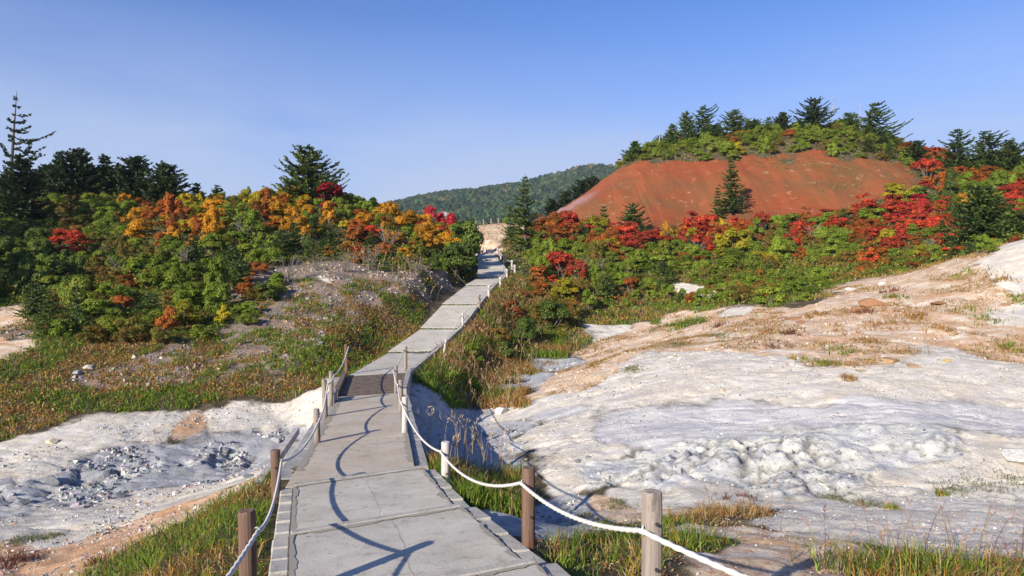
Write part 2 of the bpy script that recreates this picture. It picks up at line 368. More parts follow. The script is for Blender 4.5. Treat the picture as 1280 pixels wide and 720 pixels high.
# relief
pathmask = sstep(0.9, 1.5, np.minimum(near_path["stair"], near_path["climb"]))
rough = (wd['b'] * .5 + wd['w'] * .55 + wd['g'] * .8 + wd['c'] * 1.5 + wd['t'] * .9 + wd['s'] * .6 + wd['k'] * 1.2 + wd['r'] * .3)
ridged = 0.5 - np.abs(fbm(gx, gy, 1.7, 4, seed=3) * 2)
soft = 1 - .6 * np.clip(wd['w'] + wd['b'] + wd['t'] * .5, 0, 1)
relief = (fbm(gx, gy, 3.2, 3, seed=4) * .30 + fbm(gx, gy, .75, 3, .55, seed=8) * .16 * soft + ridged * .10 * (wd['c'] + wd['g'] * .6 + wd['k'] * .5))
fine = (fbm(gx, gy, .30, 2, .8, seed=12) * .085 + np.minimum(fbm(gx, gy, .42, 3, .8, seed=13), .02) * .06) * sstep(40, 14, gy)
# plates of broken crust with gaps between them
def plates(x, y, size, seed):
    x = x / size; y = y / size; xi, yi = np.floor(x), np.floor(y); f1 = np.full(x.shape, 9.); f2 = np.full(x.shape, 9.); hid = np.zeros(x.shape); tilt = np.zeros(x.shape)
    for dx in (-1, 0, 1):
        for dy in (-1, 0, 1):
            a, b = (xi + dx).astype(int), (yi + dy).astype(int)
            jx = _tab[(a * 7 + seed) & 255, (b * 13 + 5) & 255]; jy = _tab[(a * 11 + 3) & 255, (b * 5 + seed) & 255]; hh_ = _tab[(a * 3 + 91) & 255, (b * 17 + seed) & 255]
            ex, ey = x - (xi + dx + jx), y - (yi + dy + jy); d = np.hypot(ex, ey)
            near = d < f1
            f2 = np.where(near, f1, np.minimum(f2, d)); hid = np.where(near, hh_, hid); tilt = np.where(near, ex * (hh_ - .5) + ey * (jx - .5), tilt); f1 = np.where(near, d, f1)
    return f2 - f1, hid, tilt
wxp, wyp = gx + fbm(gx, gy, .9, 3, seed=61) * .7, gy + fbm(gx, gy, .9, 3, seed=62) * .7
e1, h1, t1 = plates(wxp, wyp * 1.25, .62, 3); e2, h2, t2 = plates(wxp, wyp, .27, 9)
pm = np.clip(fbm(gx, gy, 1.1, 3, seed=68) * 4.5 + .50, 0, 1)
brk = np.clip(wd['c'] * 1.35 + wd['g'] * .75 + wd['k'] * .5 + wd['w'] * .12, 0, 1) * pm * sstep(40, 26, gy)
crack = brk * (-.13 * sstep(.15, .02, e1) + (h1 - .5) * .07 + t1 * .10 - .04 * sstep(.2, .04, e2) + (h2 - .5) * .03)
crack_attr = np.clip(brk * 1.3 * (sstep(.16, .02, e1) + .7 * sstep(.22, .04, e2) * (fbm(gx, gy, .9, 2, seed=66) > .02)), 0, 1)
# faint runoff lines
run = fbm(gx * .35 + gy * .1, gy * 1.0, 1.0, 4, seed=64); crack = crack - .05 * sstep(.035, 0, np.abs(run)) * (wd['w'] + wd['b'] + wd['t'])
# rills down the red dome
rill = (fbm(gx * 1.0, gy * .16, 2.6, 4, .6, seed=31) * .45 - .10 * sstep(.07, 0, np.abs(fbm(gx, gy * .13, 3.4, 3, seed=32))) + fbm(gx, gy, 1.6, 3, seed=33) * .40 + fbm(gx, gy, 9, 2, seed=34) * 1.2) * wd['r']
gz = gz + (rough * (relief + fine) + crack + rill) * pathmask * inside
set_grid(gz)

# terrain material: colour only; the zones are kinds of ground, grey in the ditch also paints its shade
def terrain_material():
    s = NT("ground_material"); p = s.pos()
    n_big = s.noise(.45, 5, .6, p); n_mid = s.noise(2.2, 5, .6, p); n_fine = s.noise(11, 5, .65, p); n_grit = s.noise(45, 4, .7, p)
    pv = s.pos((.5, 1.3, 1)); n_streak = s.noise(1.6, 5, .6, pv, .8)
    sp = s.voro(7.5, 'F1', p); sp2 = s.voro(19, 'F1', p)
    def edged(w, lo=.25, hi=.75, k=.5, src=n_mid):
        e = s.math('ADD', w, s.math('MULTIPLY', s.math('SUBTRACT', src, .5), k))
        mr = s.n("ShaderNodeMapRange", interpolation_type='SMOOTHSTEP'); s.set(mr, 0, e); mr.inputs[1].default_value = lo; mr.inputs[2].default_value = hi
        return mr.outputs[0]
    white = s.mix(s.ramp(n_mid, [(.36, 0.), (.62, 1.)]), (.55, .485, .39), (.75, .69, .59))
    white = s.mix(s.math('MULTIPLY', s.ramp(n_streak, [(.48, 0.), (.64, 1.)]), .5), white, (.53, .505, .49))
    white = s.mix(s.math('MULTIPLY', s.ramp(n_big, [(.50, 0.), (.66, 1.)]), .45), white, (.58, .49, .36))
    white = s.mix(s.math('MULTIPLY', s.ramp(n_fine, [(.56, 0.), (.68, 1.)]), .6), white, (.29, .275, .26))
    speck = s.math('MULTIPLY', s.ramp(s.noise(24, 5, .75, p), [(.57, 0.), (.64, 1.)]), s.ramp(s.noise(1.1, 4, .6, p), [(.40, .35), (.56, 1.)]))
    white = s.mix(s.math('MULTIPLY', speck, .85), white, (.17, .16, .155))
    sp3 = s.math('MULTIPLY', s.ramp(s.noise(60, 3, .7, p), [(.60, 0.), (.66, 1.)]), .6)
    white = s.mix(sp3, white, (.24, .23, .22))
    white = s.mix(s.math('MULTIPLY', s.ramp(s.noise(1.3, 7, .72, pv, 1.2), [(.50, 0.), (.60, 1.)]), .55), white, (.43, .415, .41))
    white = s.mix(s.math('MULTIPLY', s.ramp(s.noise(3.3, 6, .7, p, .6), [(.56, 0.), (.66, 1.)]), .5), white, (.47, .37, .25))
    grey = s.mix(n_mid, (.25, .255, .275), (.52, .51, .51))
    band = s.mix(s.ramp(n_streak, [(.42, 0.), (.6, 1.)]), (.61, .585, .555), (.45, .435, .445))
    band = s.mix(s.math('MULTIPLY', s.ramp(n_fine, [(.56, 0.), (.67, 1.)]), .4), band, (.30, .30, .31))
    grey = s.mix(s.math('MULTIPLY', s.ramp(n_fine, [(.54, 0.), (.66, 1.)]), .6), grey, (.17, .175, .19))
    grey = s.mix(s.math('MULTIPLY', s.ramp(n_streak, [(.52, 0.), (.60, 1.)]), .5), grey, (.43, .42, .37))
    crust = s.mix(s.ramp(n_mid, [(.4, 0.), (.6, 1.)]), (.62, .60, .53), (.44, .44, .45))
    crust = s.mix(s.math('MULTIPLY', s.ramp(n_fine, [(.56, 0.), (.63, 1.)]), .7), crust, (.15, .15, .15))
    tan = s.mix(s.ramp(n_mid, [(.38, 0.), (.62, 1.)]), (.50, .35, .22), (.60, .48, .36))
    tan = s.mix(s.math('MULTIPLY', s.ramp(n_fine, [(.50, 0.), (.66, 1.)]), .75), tan, (.34, .15, .06))
    tan = s.mix(s.math('MULTIPLY', s.ramp(n_streak, [(.52, 0.), (.64, 1.)]), .75), tan, (.70, .63, .54))
    tan = s.mix(s.math('MULTIPLY', s.ramp(n_big, [(.5, 0.), (.62, 1.)]), .5), tan, (.42, .20, .09))
    soil = s.mix(n_fine, (.04, .032, .02), (.11, .085, .05))
    soil = s.mix(s.ramp(n_mid, [(.5, 0.), (.68, 1.)]), soil, (.20, .15, .08))
    talus = s.mix(s.ramp(sp2, [(.1, 0.), (.55, 1.)]), (.43, .385, .335), (.14, .105, .08))
    talus = s.mix(s.math('MULTIPLY', s.ramp(n_mid, [(.48, 0.), (.62, 1.)]), .7), talus, (.33, .19, .11))
    dome_p = s.pos((.06, .06, .10)); n_d = s.noise(1.0, 4, .6, dome_p)
    red = s.mix(s.ramp(n_d, [(.42, 0.), (.56, 1.)]), (.225, .056, .020), (.145, .072, .028))
    pr = s.pos((1.1, .2, .35)); n_r = s.noise(.55, 6, .68, pr)
    red = s.mix(s.math('MULTIPLY', s.ramp(n_r, [(.42, 0.), (.6, 1.)]), .6), red, (.27, .075, .028))
    red = s.mix(s.math('MULTIPLY', s.ramp(n_fine, [(.52, 0.), (.7, 1.)]), .6), red, (.12, .048, .026))
    red = s.mix(s.math('MULTIPLY', s.ramp(s.noise(.9, 6, .7, p), [(.60, 0.), (.67, 1.)]), .5), red, (.40, .25, .15))
    red = s.mix(s.math('MULTIPLY', edged(s.attr("w_low")), .9), red, (.30, .16, .15))
    col = soil
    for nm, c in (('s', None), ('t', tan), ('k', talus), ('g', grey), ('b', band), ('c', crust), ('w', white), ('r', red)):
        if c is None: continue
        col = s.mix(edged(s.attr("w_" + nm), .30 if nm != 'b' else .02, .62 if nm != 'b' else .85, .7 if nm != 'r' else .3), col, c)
    col = s.mix(s.math('MULTIPLY', s.ramp(n_grit, [(.45, 0.), (.75, 1.)]), .5), col, s.hsv(col, .5, 1.0, .5))
    col = s.mix(s.math('MULTIPLY', s.attr("w_crack"), .72), col, (.10, .095, .09))
    patch = s.ramp(s.noise(.8, 3, .5, p), [(.38, .15), (.62, 1.)])
    rgh = s.noise(6.5, 9, .72, p, .9)
    h = s.math('ADD', s.math('MULTIPLY', s.math('MULTIPLY', rgh, patch), .9), s.math('MULTIPLY', n_grit, .18))
    nrm = s.bump(h, .75, .10)
    b = s.bsdf(col, .9, nrm, .15)
    return s.m
nx_, ny_ = len(ax_x), len(ax_y)
idx = np.arange(nx_ * ny_).reshape(ny_, nx_)
quads = np.stack([idx[:-1, :-1], idx[:-1, 1:], idx[1:, 1:], idx[1:, :-1]], -1).reshape(-1, 4)
gme = np_mesh("ground", np.c_[gx, gy, gz], quads, terrain_material(), smooth=True)
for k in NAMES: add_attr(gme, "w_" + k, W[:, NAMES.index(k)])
pl = hit(700, 262)
add_attr(gme, "w_crack", crack_attr)
add_attr(gme, "w_low", np.clip(1.15 - np.hypot((gx - pl[0] - .5) / 5.5, (gy - pl[1]) / 7), 0, 1))
ground = link("ground", gme); tag(ground, kind='structure')
def cls_at(x, y, k):
    i = np.clip(np.searchsorted(ax_x, x), 0, nx_ - 1); j = np.clip(np.searchsorted(ax_y, y), 0, ny_ - 1)
    return W[j * nx_ + i, NAMES.index(k)]
#--PART2--

# ------------------------------------------------------------------ path, stairs, footbridge
def concrete_material(name, c1, c2, grain=60, stain=.5, bump=.25):
    s = NT(name); p = s.pos(obj=False)
    a = s.noise(1.6, 5, .6, p); b = s.noise(grain, 3, .6, p); c = s.noise(7, 5, .65, p)
    col = s.mix(s.ramp(a, [(.38, 0.), (.64, 1.)]), c1, c2)
    col = s.mix(s.math('MULTIPLY', s.ramp(c, [(.52, 0.), (.70, 1.)]), stain), col, s.hsv(col, .5, 1.1, .55))
    col = s.mix(s.math('MULTIPLY', s.ramp(b, [(.42, 0.), (.64, 1.)]), .35), col, s.hsv(col, .5, 1, .62))
    pits = s.voro(3.1, 'F1', p)
    col = s.mix(s.math('MULTIPLY', s.ramp(pits, [(.05, 1.), (.085, 0.)]), .55), col, (.10, .095, .09))
    nrm = s.bump(s.math('ADD', b, s.math('MULTIPLY', c, .8)), bump, .02)
    s.bsdf(col, .88, nrm, .2); return s.m
M = {}
M['slab'] = concrete_material("path_concrete", (.40, .365, .31), (.50, .46, .395), 70, .6)
M['deck'] = concrete_material("bridge_concrete", (.40, .335, .26), (.46, .40, .33), 60, .55)
M['kerb'] = concrete_material("kerb_concrete", (.33, .31, .27), (.42, .39, .345), 50, .8)
M['wall'] = concrete_material("old_concrete", (.27, .26, .25), (.36, .34, .32), 30, .8)
def wood_material(name, c1, c2, c3, ring=True):
    s = NT(name); p = s.pos((14, 14, .9), obj=True); q = s.pos((3, 3, 1.2), obj=True)
    g = s.noise(2.2, 5, .65, p, .6); k = s.noise(1.6, 3, .5, q)
    col = s.mix(s.ramp(g, [(.35, 0.), (.65, 1.)]), c1, c2)
    col = s.mix(s.ramp(k, [(.46, 0.), (.62, 1.)]), col, c3)
    col = s.mix(s.math('MULTIPLY', s.ramp(g, [(.56, 0.), (.62, 1.)]), .6), col, (.05, .035, .025))
    s.bsdf(col, .75, s.bump(g, .6, .01), .3); return s.m
M['wood_dark'] = wood_material("dark_timber", (.10, .060, .042), (.17, .105, .075), (.13, .05, .025))
M['wood_grey'] = wood_material("weathered_timber", (.20, .16, .135), (.29, .245, .21), (.15, .105, .085))
M['wood_pale'] = wood_material("bleached_timber", (.40, .36, .33), (.52, .48, .45), (.33, .28, .24))
M['plank'] = wood_material("deck_timber", (.115, .085, .06), (.175, .135, .10), (.09, .065, .05))
def plain(name, c, rough=.6, metal=0, noise=0):
    s = NT(name)
    col = c
    if noise:
        col = s.mix(s.math('MULTIPLY', s.noise(noise, 4, .6, s.pos(obj=True)), .6), c, tuple(v * .6 for v in c))
    b = s.bsdf(col, rough); b.inputs["Metallic"].default_value = metal; return s.m
M['rope'] = plain("white_rope", (.56, .54, .50), .9, 0, 22)
M['bolt'] = plain("rusty_steel", (.08, .07, .065), .5, .6)

def prism(bm, top4, thick, bevel=.012, cuts=0, jit=0.0):
    """a slab from four top corners (in order), its sides straight down"""
    v = [bm.verts.new(Vector(p)) for p in top4] + [bm.verts.new(Vector(p) - Vector((0, 0, thick))) for p in top4]
    fs = [bm.faces.new(v[:4]), bm.faces.new(v[7:3:-1])]
    for i in range(4):
        j = (i + 1) % 4; fs.append(bm.faces.new((v[i], v[i + 4], v[j + 4], v[j])))
    if bevel:
        es = [e for e in bm.edges if e.verts[0] in v and e.verts[1] in v]
        bmesh.ops.bevel(bm, geom=es, offset=bevel, segments=1, affect='EDGES')
    bmesh.ops.recalc_face_normals(bm, faces=bm.faces[:])
    if jit:
        for q in bm.verts: q.co += Vector((random.uniform(-jit, jit), random.uniform(-jit, jit), random.uniform(-jit, jit)))
    return bm
def slab_obj(name, top4, thick, mat, parent, bevel=.012, jit=0.0):
    return bm_obj(name, prism(bmesh.new(), top4, thick, bevel, 0, jit), mat, parent)
def lerp(a, b, t): return Vector(a) + (Vector(b) - Vector(a)) * t
path = tag(empty("path"), kind='structure')
def edge3(k, dz=0.0): l, r_, z = PATH[k]; return Vector((l[0], l[1], z + dz)), Vector((r_[0], r_[1], z + dz))
def inset(a, b, da, db):
    d = (b - a).normalized(); return a + d * da, b - d * db
# the stairs going down from the viewer: slab, step edge, kerb blocks
st_edges = [(Vector((-.75, .9, -1.66)), Vector((.95, 1.7, -1.66)))] + [edge3(k) for k in range(4)]
for k in range(len(st_edges) - 1):
    (la, ra), (lb, rb) = st_edges[k], st_edges[k + 1]
    la2, ra2 = inset(la, ra, .01, .02); lb2, rb2 = inset(lb, rb, .01, .02)
    fw = ((lb - la) + (rb - ra)).normalized(); fw.z = 0; fw.normalize()
    drop = Vector((0, 0, -.105 if k else 0))
    slab_obj("slab", [la2 + fw * .045 + drop, ra2 + fw * .045 + drop, rb2 - fw * .052 - Vector((0, 0, .018)), lb2 - fw * .052 - Vector((0, 0, .018))][::1], .16, M['slab'], path, .006)
    slab_obj("step_edge", [lb2 - fw * .05, rb2 - fw * .05, rb2 + fw * .04, lb2 + fw * .04], .17, M['kerb'], path, .01)
    for side, (a, b, wdt, n_) in (("l", (la, lb, .145, 6)), ("r", (ra, rb, .15, 4))):
        out = Vector((-fw.y, fw.x, 0)) if side == "l" else Vector((fw.y, -fw.x, 0))
        for i in range(n_):
            t0, t1 = i / n_, (i + 1) / n_
            A_, B_ = a.lerp(b, t0), a.lerp(b, t1)
            A_ = A_ + (B_ - A_) * .009; B_ = B_ - (B_ - A_) * .009
            jz = random.uniform(-.008, .010); lift = Vector((0, 0, -.035 + jz))
            if k: lift.z -= .07 * (1 - t0)
            i0 = .002 if side == "l" else .0
            q = [A_ + out * i0 + lift, A_ + out * (i0 + wdt) + lift, B_ + out * (i0 + wdt) + lift, B_ + out * i0 + lift]
            slab_obj("kerb_block", q, .26, M['kerb'], path, .012, .003)
M['dirt'] = plain("path_dirt", (.30, .27, .225), .95, 0, 40)
def strip(name, pts, w0, w1, dz, seed, mat='dirt', parent=None, off=Vector((0, 0, 0))):
    """a thin ragged sheet lying a few millimetres above the surface"""
    r = np.random.default_rng(seed); n_ = max(8, int((pts[-1] - pts[0]).length / .05)); V = []
    d = (pts[-1] - pts[0]).normalized(); sd = Vector((-d.y, d.x, 0))
    wv = 0
    for i in range(n_ + 1):
        p = pts[0].lerp(pts[-1], i / n_); wv = .75 * wv + r.normal(0, .5)
        V += [tuple(p + sd * (w0 * (1 + .25 * r.normal())) - off + Vector((0, 0, dz))), tuple(p + sd * max(w0 + .003, w1 * (1 + .45 * wv)) - off + Vector((0, 0, dz)))]
    q = np.array([(2 * i, 2 * i + 2, 2 * i + 3, 2 * i + 1) for i in range(n_)])
    return link(name, np_mesh(name, V, [q], M[mat]), parent)
def crack(a, b, wob, w, seed, parent, off, dz=.004):
    r = np.random.default_rng(seed); n_ = 40; V = []; d = (b - a).normalized(); sd = Vector((-d.y, d.x, 0)); o_ = 0; v_ = 0
    for i in range(n_ + 1):
        v_ = .7 * v_ + r.normal(0, wob * .12); o_ = .96 * o_ + v_; p = a.lerp(b, i / n_) + sd * o_; ww = w * r.uniform(.4, 1.3)
        V += [tuple(p - sd * ww - off + Vector((0, 0, dz))), tuple(p + sd * ww - off + Vector((0, 0, dz)))]
    link("crack", np_mesh("crack", V, [np.array([(2 * i, 2 * i + 1, 2 * i + 3, 2 * i + 2) for i in range(n_)])], M['dirt']), parent)
Z0 = Vector((0, 0, 0))
for k in range(1, len(st_edges) - 1):
    (la, ra), (lb, rb) = st_edges[k], st_edges[k + 1]
    D1, D2 = Vector((0, 0, -.105)), Vector((0, 0, -.018))
    fw = ((lb - la) + (rb - ra)).normalized()
    A_, B_ = la + D1 + fw * .05, lb + D2 - fw * .06; C_, E_ = ra + D1 + fw * .05, rb + D2 - fw * .06
    strip("dirt_strip", [B_, A_], -.0, .045, .004, 500 + k, parent=path)
    strip("dirt_strip", [C_, E_], .02, .07, .004, 520 + k, parent=path)
    strip("dirt_strip", [E_, B_], .0, .05, .0045, 540 + k, parent=path)
    m0, m1 = A_.lerp(C_, .5), B_.lerp(E_, .52)
    crack(m0, m1, .04, .0018, 560 + k, path, Z0)
# the climb beyond the bridge
for k in range(6, len(PATH) - 1):
    la, ra = edge3(k); lb, rb = edge3(k + 1)
    up = Vector((0, 0, .0)) if k == 6 else Vector((0, 0, .07))
    fw = ((lb - la) + (rb - ra)); L_ = fw.length / 2; fw.normalize()
    g = .05
    pieces = 1
    slab_obj("slab", [la + fw * (g + .13) + up, ra + fw * (g + .13) + up, rb, lb], .22, M['slab'], path, .015)
    slab_obj("step_edge", [la + fw * g + up * 1.08, ra + fw * g + up * 1.08, ra + fw * (g + .125) + up * 1.08, la + fw * (g + .125) + up * 1.08], .26, M['kerb'], path, .015)
    nb = max(2, int(L_ / 1.6))
    for i in range(nb):
        A_, B_ = ra.lerp(rb, i / nb), ra.lerp(rb, (i + 1) / nb)
        out = Vector((fw.y, -fw.x, 0)).normalized()
        A_ = A_ + (B_ - A_) * .01
        q = [A_ + out * .01, B_ + out * .01, B_ + out * .17, A_ + out * .17]
        slab_obj("kerb_block", [v + Vector((0, 0, .06)) for v in q], .62, M['kerb'], path, .012, .004)
# moss in the step joints and along the kerb comes with the grass below
# footbridge over the gully
bridge = tag(empty("footbridge", (-3.6, 13, -2.7)), "low concrete footbridge with dark timber end boards crossing the steaming gully", "footbridge")
bridge_off = Vector(bridge.location)
def bslab(name, q, th, mat, bevel=.012, jit=0.0):
    return slab_obj(name, [v - bridge_off for v in q], th, mat, bridge, bevel, jit)
la, ra = edge3(4); lb, rb = edge3(5); lc, rc = edge3(6)
cuts_ = [0, .27, .62, 1.0]
for i in range(3):
    a0, a1 = la.lerp(lb, cuts_[i]), la.lerp(lb, cuts_[i + 1]); b0, b1 = ra.lerp(rb, cuts_[i]), ra.lerp(rb, cuts_[i + 1])
    d = (a1 - a0).normalized() * .006
    if i == 0: a0 = a0 - (a1 - a0).normalized() * .75; b0 = b0 - (b1 - b0).normalized() * .62
    bslab("deck_slab", [a0 + d, b0 + d, b1 - d, a1 - d], .24, M['deck'], .008)
for (a, b, sgn, w_, dz) in ((la, lb, 1, .26, -.07), (ra, rb, -1, .20, -.05)):
    d = (b - a).normalized(); out = Vector((-d.y, d.x, 0)).normalized() * sgn
    for i in range(4):
        A_, B_ = a.lerp(b, i / 4) + Vector((0, 0, dz)), a.lerp(b, (i + 1) / 4 - .003) + Vector((0, 0, dz))
        bslab("edge_beam", [A_ + out * .012, A_ + out * (w_ + random.uniform(-.02, .03)), B_ + out * w_, B_ + out * .012], .42, M['wall'], .015, .006)
d = (lb - la).normalized(); out = Vector((-d.y, d.x, 0)).normalized()
bslab("side_board", [la + out * .40 - d * .2 + Vector((0, 0, -.10)), la + out * .52 - d * .2 + Vector((0, 0, -.10)), la + d * 3.6 + out * .52 + Vector((0, 0, -.02)), la + d * 3.6 + out * .40 + Vector((0, 0, -.02))], .12, M['wood_pale'], .012)
# timber boards from the bridge to the far bank
npl = 8
lb_, rb_ = lb + Vector((0, 0, -.03)), rb + Vector((0, 0, -.03))
for i in range(npl):
    a0, a1 = lb_.lerp(lc, i / npl), lb_.lerp(lc, (i + 1) / npl); b0, b1 = rb_.lerp(rc, i / npl), rb_.lerp(rc, (i + 1) / npl)
    g = (a1 - a0).normalized() * .012; j = Vector((0, 0, random.uniform(-.006, .006)))
    bslab("plank", [a0 + g + j, b0 + g + j, b1 - g + j, a1 - g + j], .06, M['plank'], .006, .002)
d = (lc - lb).normalized(); out = Vector((-d.y, d.x, 0)).normalized()
for (a, b, sg) in ((lb, lc, 1), (rb, rc, -1)):
    bslab("edge_beam", [a + out * sg * .02 + Vector((0, 0, .10)), a + out * sg * .17 + Vector((0, 0, .10)), b + out * sg * .17 + Vector((0, 0, .12)), b + out * sg * .02 + Vector((0, 0, .12))], .5, M['wall'] if sg < 0 else M['plank'], .015, .004)
bslab("girder", [lb_.lerp(rb_, .2) + Vector((0, 0, -.09)), lb_.lerp(rb_, .8) + Vector((0, 0, -.09)), lc.lerp(rc, .8) + Vector((0, 0, -.09)), lc.lerp(rc, .2) + Vector((0, 0, -.09))], .3, M['wall'])
for (a, b, ex, dep) in ((lc, rc, .5, 2.4), (la, ra, .35, 2.2)):
    dd = (b - a).normalized(); f2 = Vector((-dd.y, dd.x, 0))
    s2 = 1 if a is lc else -1
    bslab("abutment", [a - dd * ex - Vector((0, 0, .12)) + f2 * s2 * .05, b + dd * ex - Vector((0, 0, .12)) + f2 * s2 * .05, b + dd * ex - Vector((0, 0, .12)) + f2 * s2 * .8, a - dd * ex - Vector((0, 0, .12)) + f2 * s2 * .8], dep, M['wall'], .03, .01)
for t_, sd_ in ((.16, 1), (.45, 2), (.80, 3)):
    crack(la.lerp(lb, t_), ra.lerp(rb, t_ + .02), .10, .005, 600 + sd_, bridge, bridge_off)
strip("dirt_strip", [la.lerp(lb, .01), la.lerp(lb, .98)], -.10, -.004, .005, 610, parent=bridge, off=bridge_off)
strip("dirt_strip", [ra.lerp(rb, .98), ra.lerp(rb, .01)], -.08, -.004, .005, 611, parent=bridge, off=bridge_off)
p4 = la.lerp(lb, .86)
bslab("kerb_block", [p4 + out * .02 + Vector((0, 0, .2)), p4 + out * .2 + Vector((0, 0, .2)), p4 + out * .2 + d * .7 + Vector((0, 0, .2)), p4 + out * .02 + d * .7 + Vector((0, 0, .2))], .3, M['wall'], .015)

# ------------------------------------------------------------------ posts and ropes
def post_mesh(h, r, seed, sides=16):
    rs = np.random.default_rng(seed)
    zs = [-.35, 0, h * .3, h * .62, h - .02, h - .006, h]; rr = [1, 1, .99, .985, .985, .95, .86]
    ang = np.linspace(0, 2 * np.pi, sides, endpoint=False); ir = 1 + rs.normal(0, .018, sides)
    V = []; Fq = []
    for z, k in zip(zs, rr):
        for a, q in zip(ang, ir): V.append((math.cos(a) * r * k * q, math.sin(a) * r * k * q, z + (rs.normal(0, .002) if z > h * .9 else 0)))
    for i in range(len(zs) - 1):
        for j in range(sides):
            j2 = (j + 1) % sides; Fq.append((i * sides + j, i * sides + j2, (i + 1) * sides + j2, (i + 1) * sides + j))
    V.append((0, 0, h - .004)); c = len(V) - 1; top = (len(zs) - 1) * sides
    Ft = [(top + j, top + (j + 1) % sides, c) for j in range(sides)]
    return np_mesh("post_body", V, [np.array(Fq), np.array(Ft)], smooth=False)
def torus_mesh(Rr, r, n1=18, n2=6):
    V = []; Fq = []
    for i in range(n1):
        a = 2 * math.pi * i / n1
        for j in range(n2):
            b = 2 * math.pi * j / n2
            V.append(((Rr + r * math.cos(b)) * math.cos(a), (Rr + r * math.cos(b)) * math.sin(a), r * math.sin(b)))
            Fq.append((i * n2 + j, ((i + 1) % n1) * n2 + j, ((i + 1) % n1) * n2 + (j + 1) % n2, i * n2 + (j + 1) % n2))
    return np_mesh("rope_loop", V, [np.array(Fq)], M['rope'], smooth=True)
def bolt_mesh():
    bm = bmesh.new(); bmesh.ops.create_cone(bm, cap_ends=True, segments=8, radius1=.011, radius2=.009, depth=.03)
    bmesh.ops.rotate(bm, verts=bm.verts[:], matrix=Matrix.Rotation(R(90), 3, 'X'))
    me = bpy.data.meshes.new("bolt"); bm.to_mesh(me); bm.free(); me.materials.append(M['bolt']); return me
BOLT = bolt_mesh()
# (px of centre, top py, base py, depth, diameter, lean x, timber, label, side rope comes: +1 rope on the right face, attach height below the top)
PL = [
 (310, 637, 752, 4.42, .114, .015, 'wood_dark', "dark brown post at lower left with a white rope on its right side"),
 (345, 562, 634, 8.1, .114, .02, 'wood_dark', "dark brown post in the grass beside the left kerb of the stairs"),
 (396, 511, 558, 11.2, .105, .03, 'wood_grey', "weathered post at the near left corner of the footbridge"),
 (406, 474, 524, 13.8, .105, .03, 'wood_grey', "tall pale post on the left of the footbridge, nearer of the close pair"),
 (414, 464, 506, 15.7, .105, .0, 'wood_grey', "pale post on the left of the footbridge beside the small grey block"),
 (433, 430, 472, 20.2, .11, .02, 'wood_dark', "brown post at the far left end of the footbridge by the grass"),
]
PR = [
 (815, 614, 800, 3.66, .116, .0, 'wood_grey', "thick weathered grey post nearest the viewer on the right"),
 (660.5, 584, 694, 5.7, .114, .0, 'wood_dark', "dark red-brown post standing by the right kerb of the stairs"),
 (557, 552, 608, 8.8, .112, .0, 'wood_pale', "bleached grey post in the plumed grass right of the stairs"),
 (506, 496, 547, 12.0, .105, -.01, 'wood_pale', "pale post on the right edge of the footbridge nearest the stairs"),
 (501, 475, 521, 14.5, .105, .0, 'wood_grey', "middle post of the three on the right edge of the footbridge"),
 (495, 457, 494, 17.3, .10, .0, 'wood_grey', "farthest post of the three on the right edge of the footbridge"),
 (507, 433, 466, 20.9, .11, .0, 'wood_grey', "tall grey-brown post on the abutment at the far right bridge end"),
 (556, 425, 449, 26.3, .10, -.14, 'wood_pale', "leaning pale post on the right of the climbing path"),
 (578.5, 398, 421, 30.5, .11, .0, 'wood_pale', "pale upright post above the leaning one on the climbing path"),
 (599, 377, 400, 33.5, .12, .0, 'wood_grey', "brownish post among plumed grass on the right of the climbing path"),
 (611, 360, 380, 36.5, .16, .0, 'wood_pale', None), (625.5, 347, 363, 40.2, .16, .0, 'wood_pale', None), (633.5, 336, 351, 43.5, .16, .0, 'wood_pale', None),
 (643.5, 331, 346, 46.0, .16, .0, 'wood_pale', None), (640, 325, 339, 48.5, .16, .0, 'wood_pale', None), (631.5, 319, 334, 52.0, .16, .0, 'wood_pale', None),
 (626, 314, 328, 56.0, .16, .0, 'wood_pale', None), (622, 310, 319, 59.5, .16, .0, 'wood_pale', None),
]
GRP_L, GRP_R = "wooden rope posts along the left of the path", "wooden rope posts along the right of the path"
def rope_tube(pts, r, parent=None, name="rope", step=.02, strands=3, nseg=9):
    P_ = np.array(pts); seg = np.linalg.norm(np.diff(P_, axis=0), axis=1); s_ = np.r_[0, np.cumsum(seg)]
    # finer steps close to the viewer
    out = [0.0]
    while out[-1] < s_[-1]:
        yy = np.interp(out[-1], s_, P_[:, 1]); out.append(out[-1] + step * np.clip(yy / 4.0, 1, 8))
    out = np.minimum(np.array(out), s_[-1])
    C = np.stack([np.interp(out, s_, P_[:, i]) for i in range(3)], 1)
    T = np.gradient(C, axis=0); T /= np.linalg.norm(T, axis=1, keepdims=True) + 1e-9
    N1 = np.cross(T, [0, 0, 1.0]); N1 /= np.linalg.norm(N1, axis=1, keepdims=True) + 1e-9
    N2 = np.cross(N1, T)
    th = np.linspace(0, 2 * np.pi, nseg, endpoint=False)
    rad = r * (1 + .20 * np.cos(strands * (th[None] - out[:, None] / (r * 5.5) * 2 * np.pi / strands)))
    V = C[:, None] + rad[..., None] * (np.cos(th)[None, :, None] * N1[:, None] + np.sin(th)[None, :, None] * N2[:, None])
    n_ = len(C); V = V.reshape(-1, 3)
    i = np.arange(n_ - 1)[:, None] * nseg; j = np.arange(nseg)[None]; j2 = (j + 1) % nseg
    Fq = np.stack([i + j, i + j2, i + nseg + j2, i + nseg + j], -1).reshape(-1, 4)
    return link(name, np_mesh(name, V, [Fq], M['rope'], smooth=True), parent)
def sag(a, b, s, n_=14):
    t = np.linspace(0, 1, n_)[:, None]; p = a + (b - a) * t; p[:, 2] -= (4 * s * t * (1 - t))[:, 0]; return p
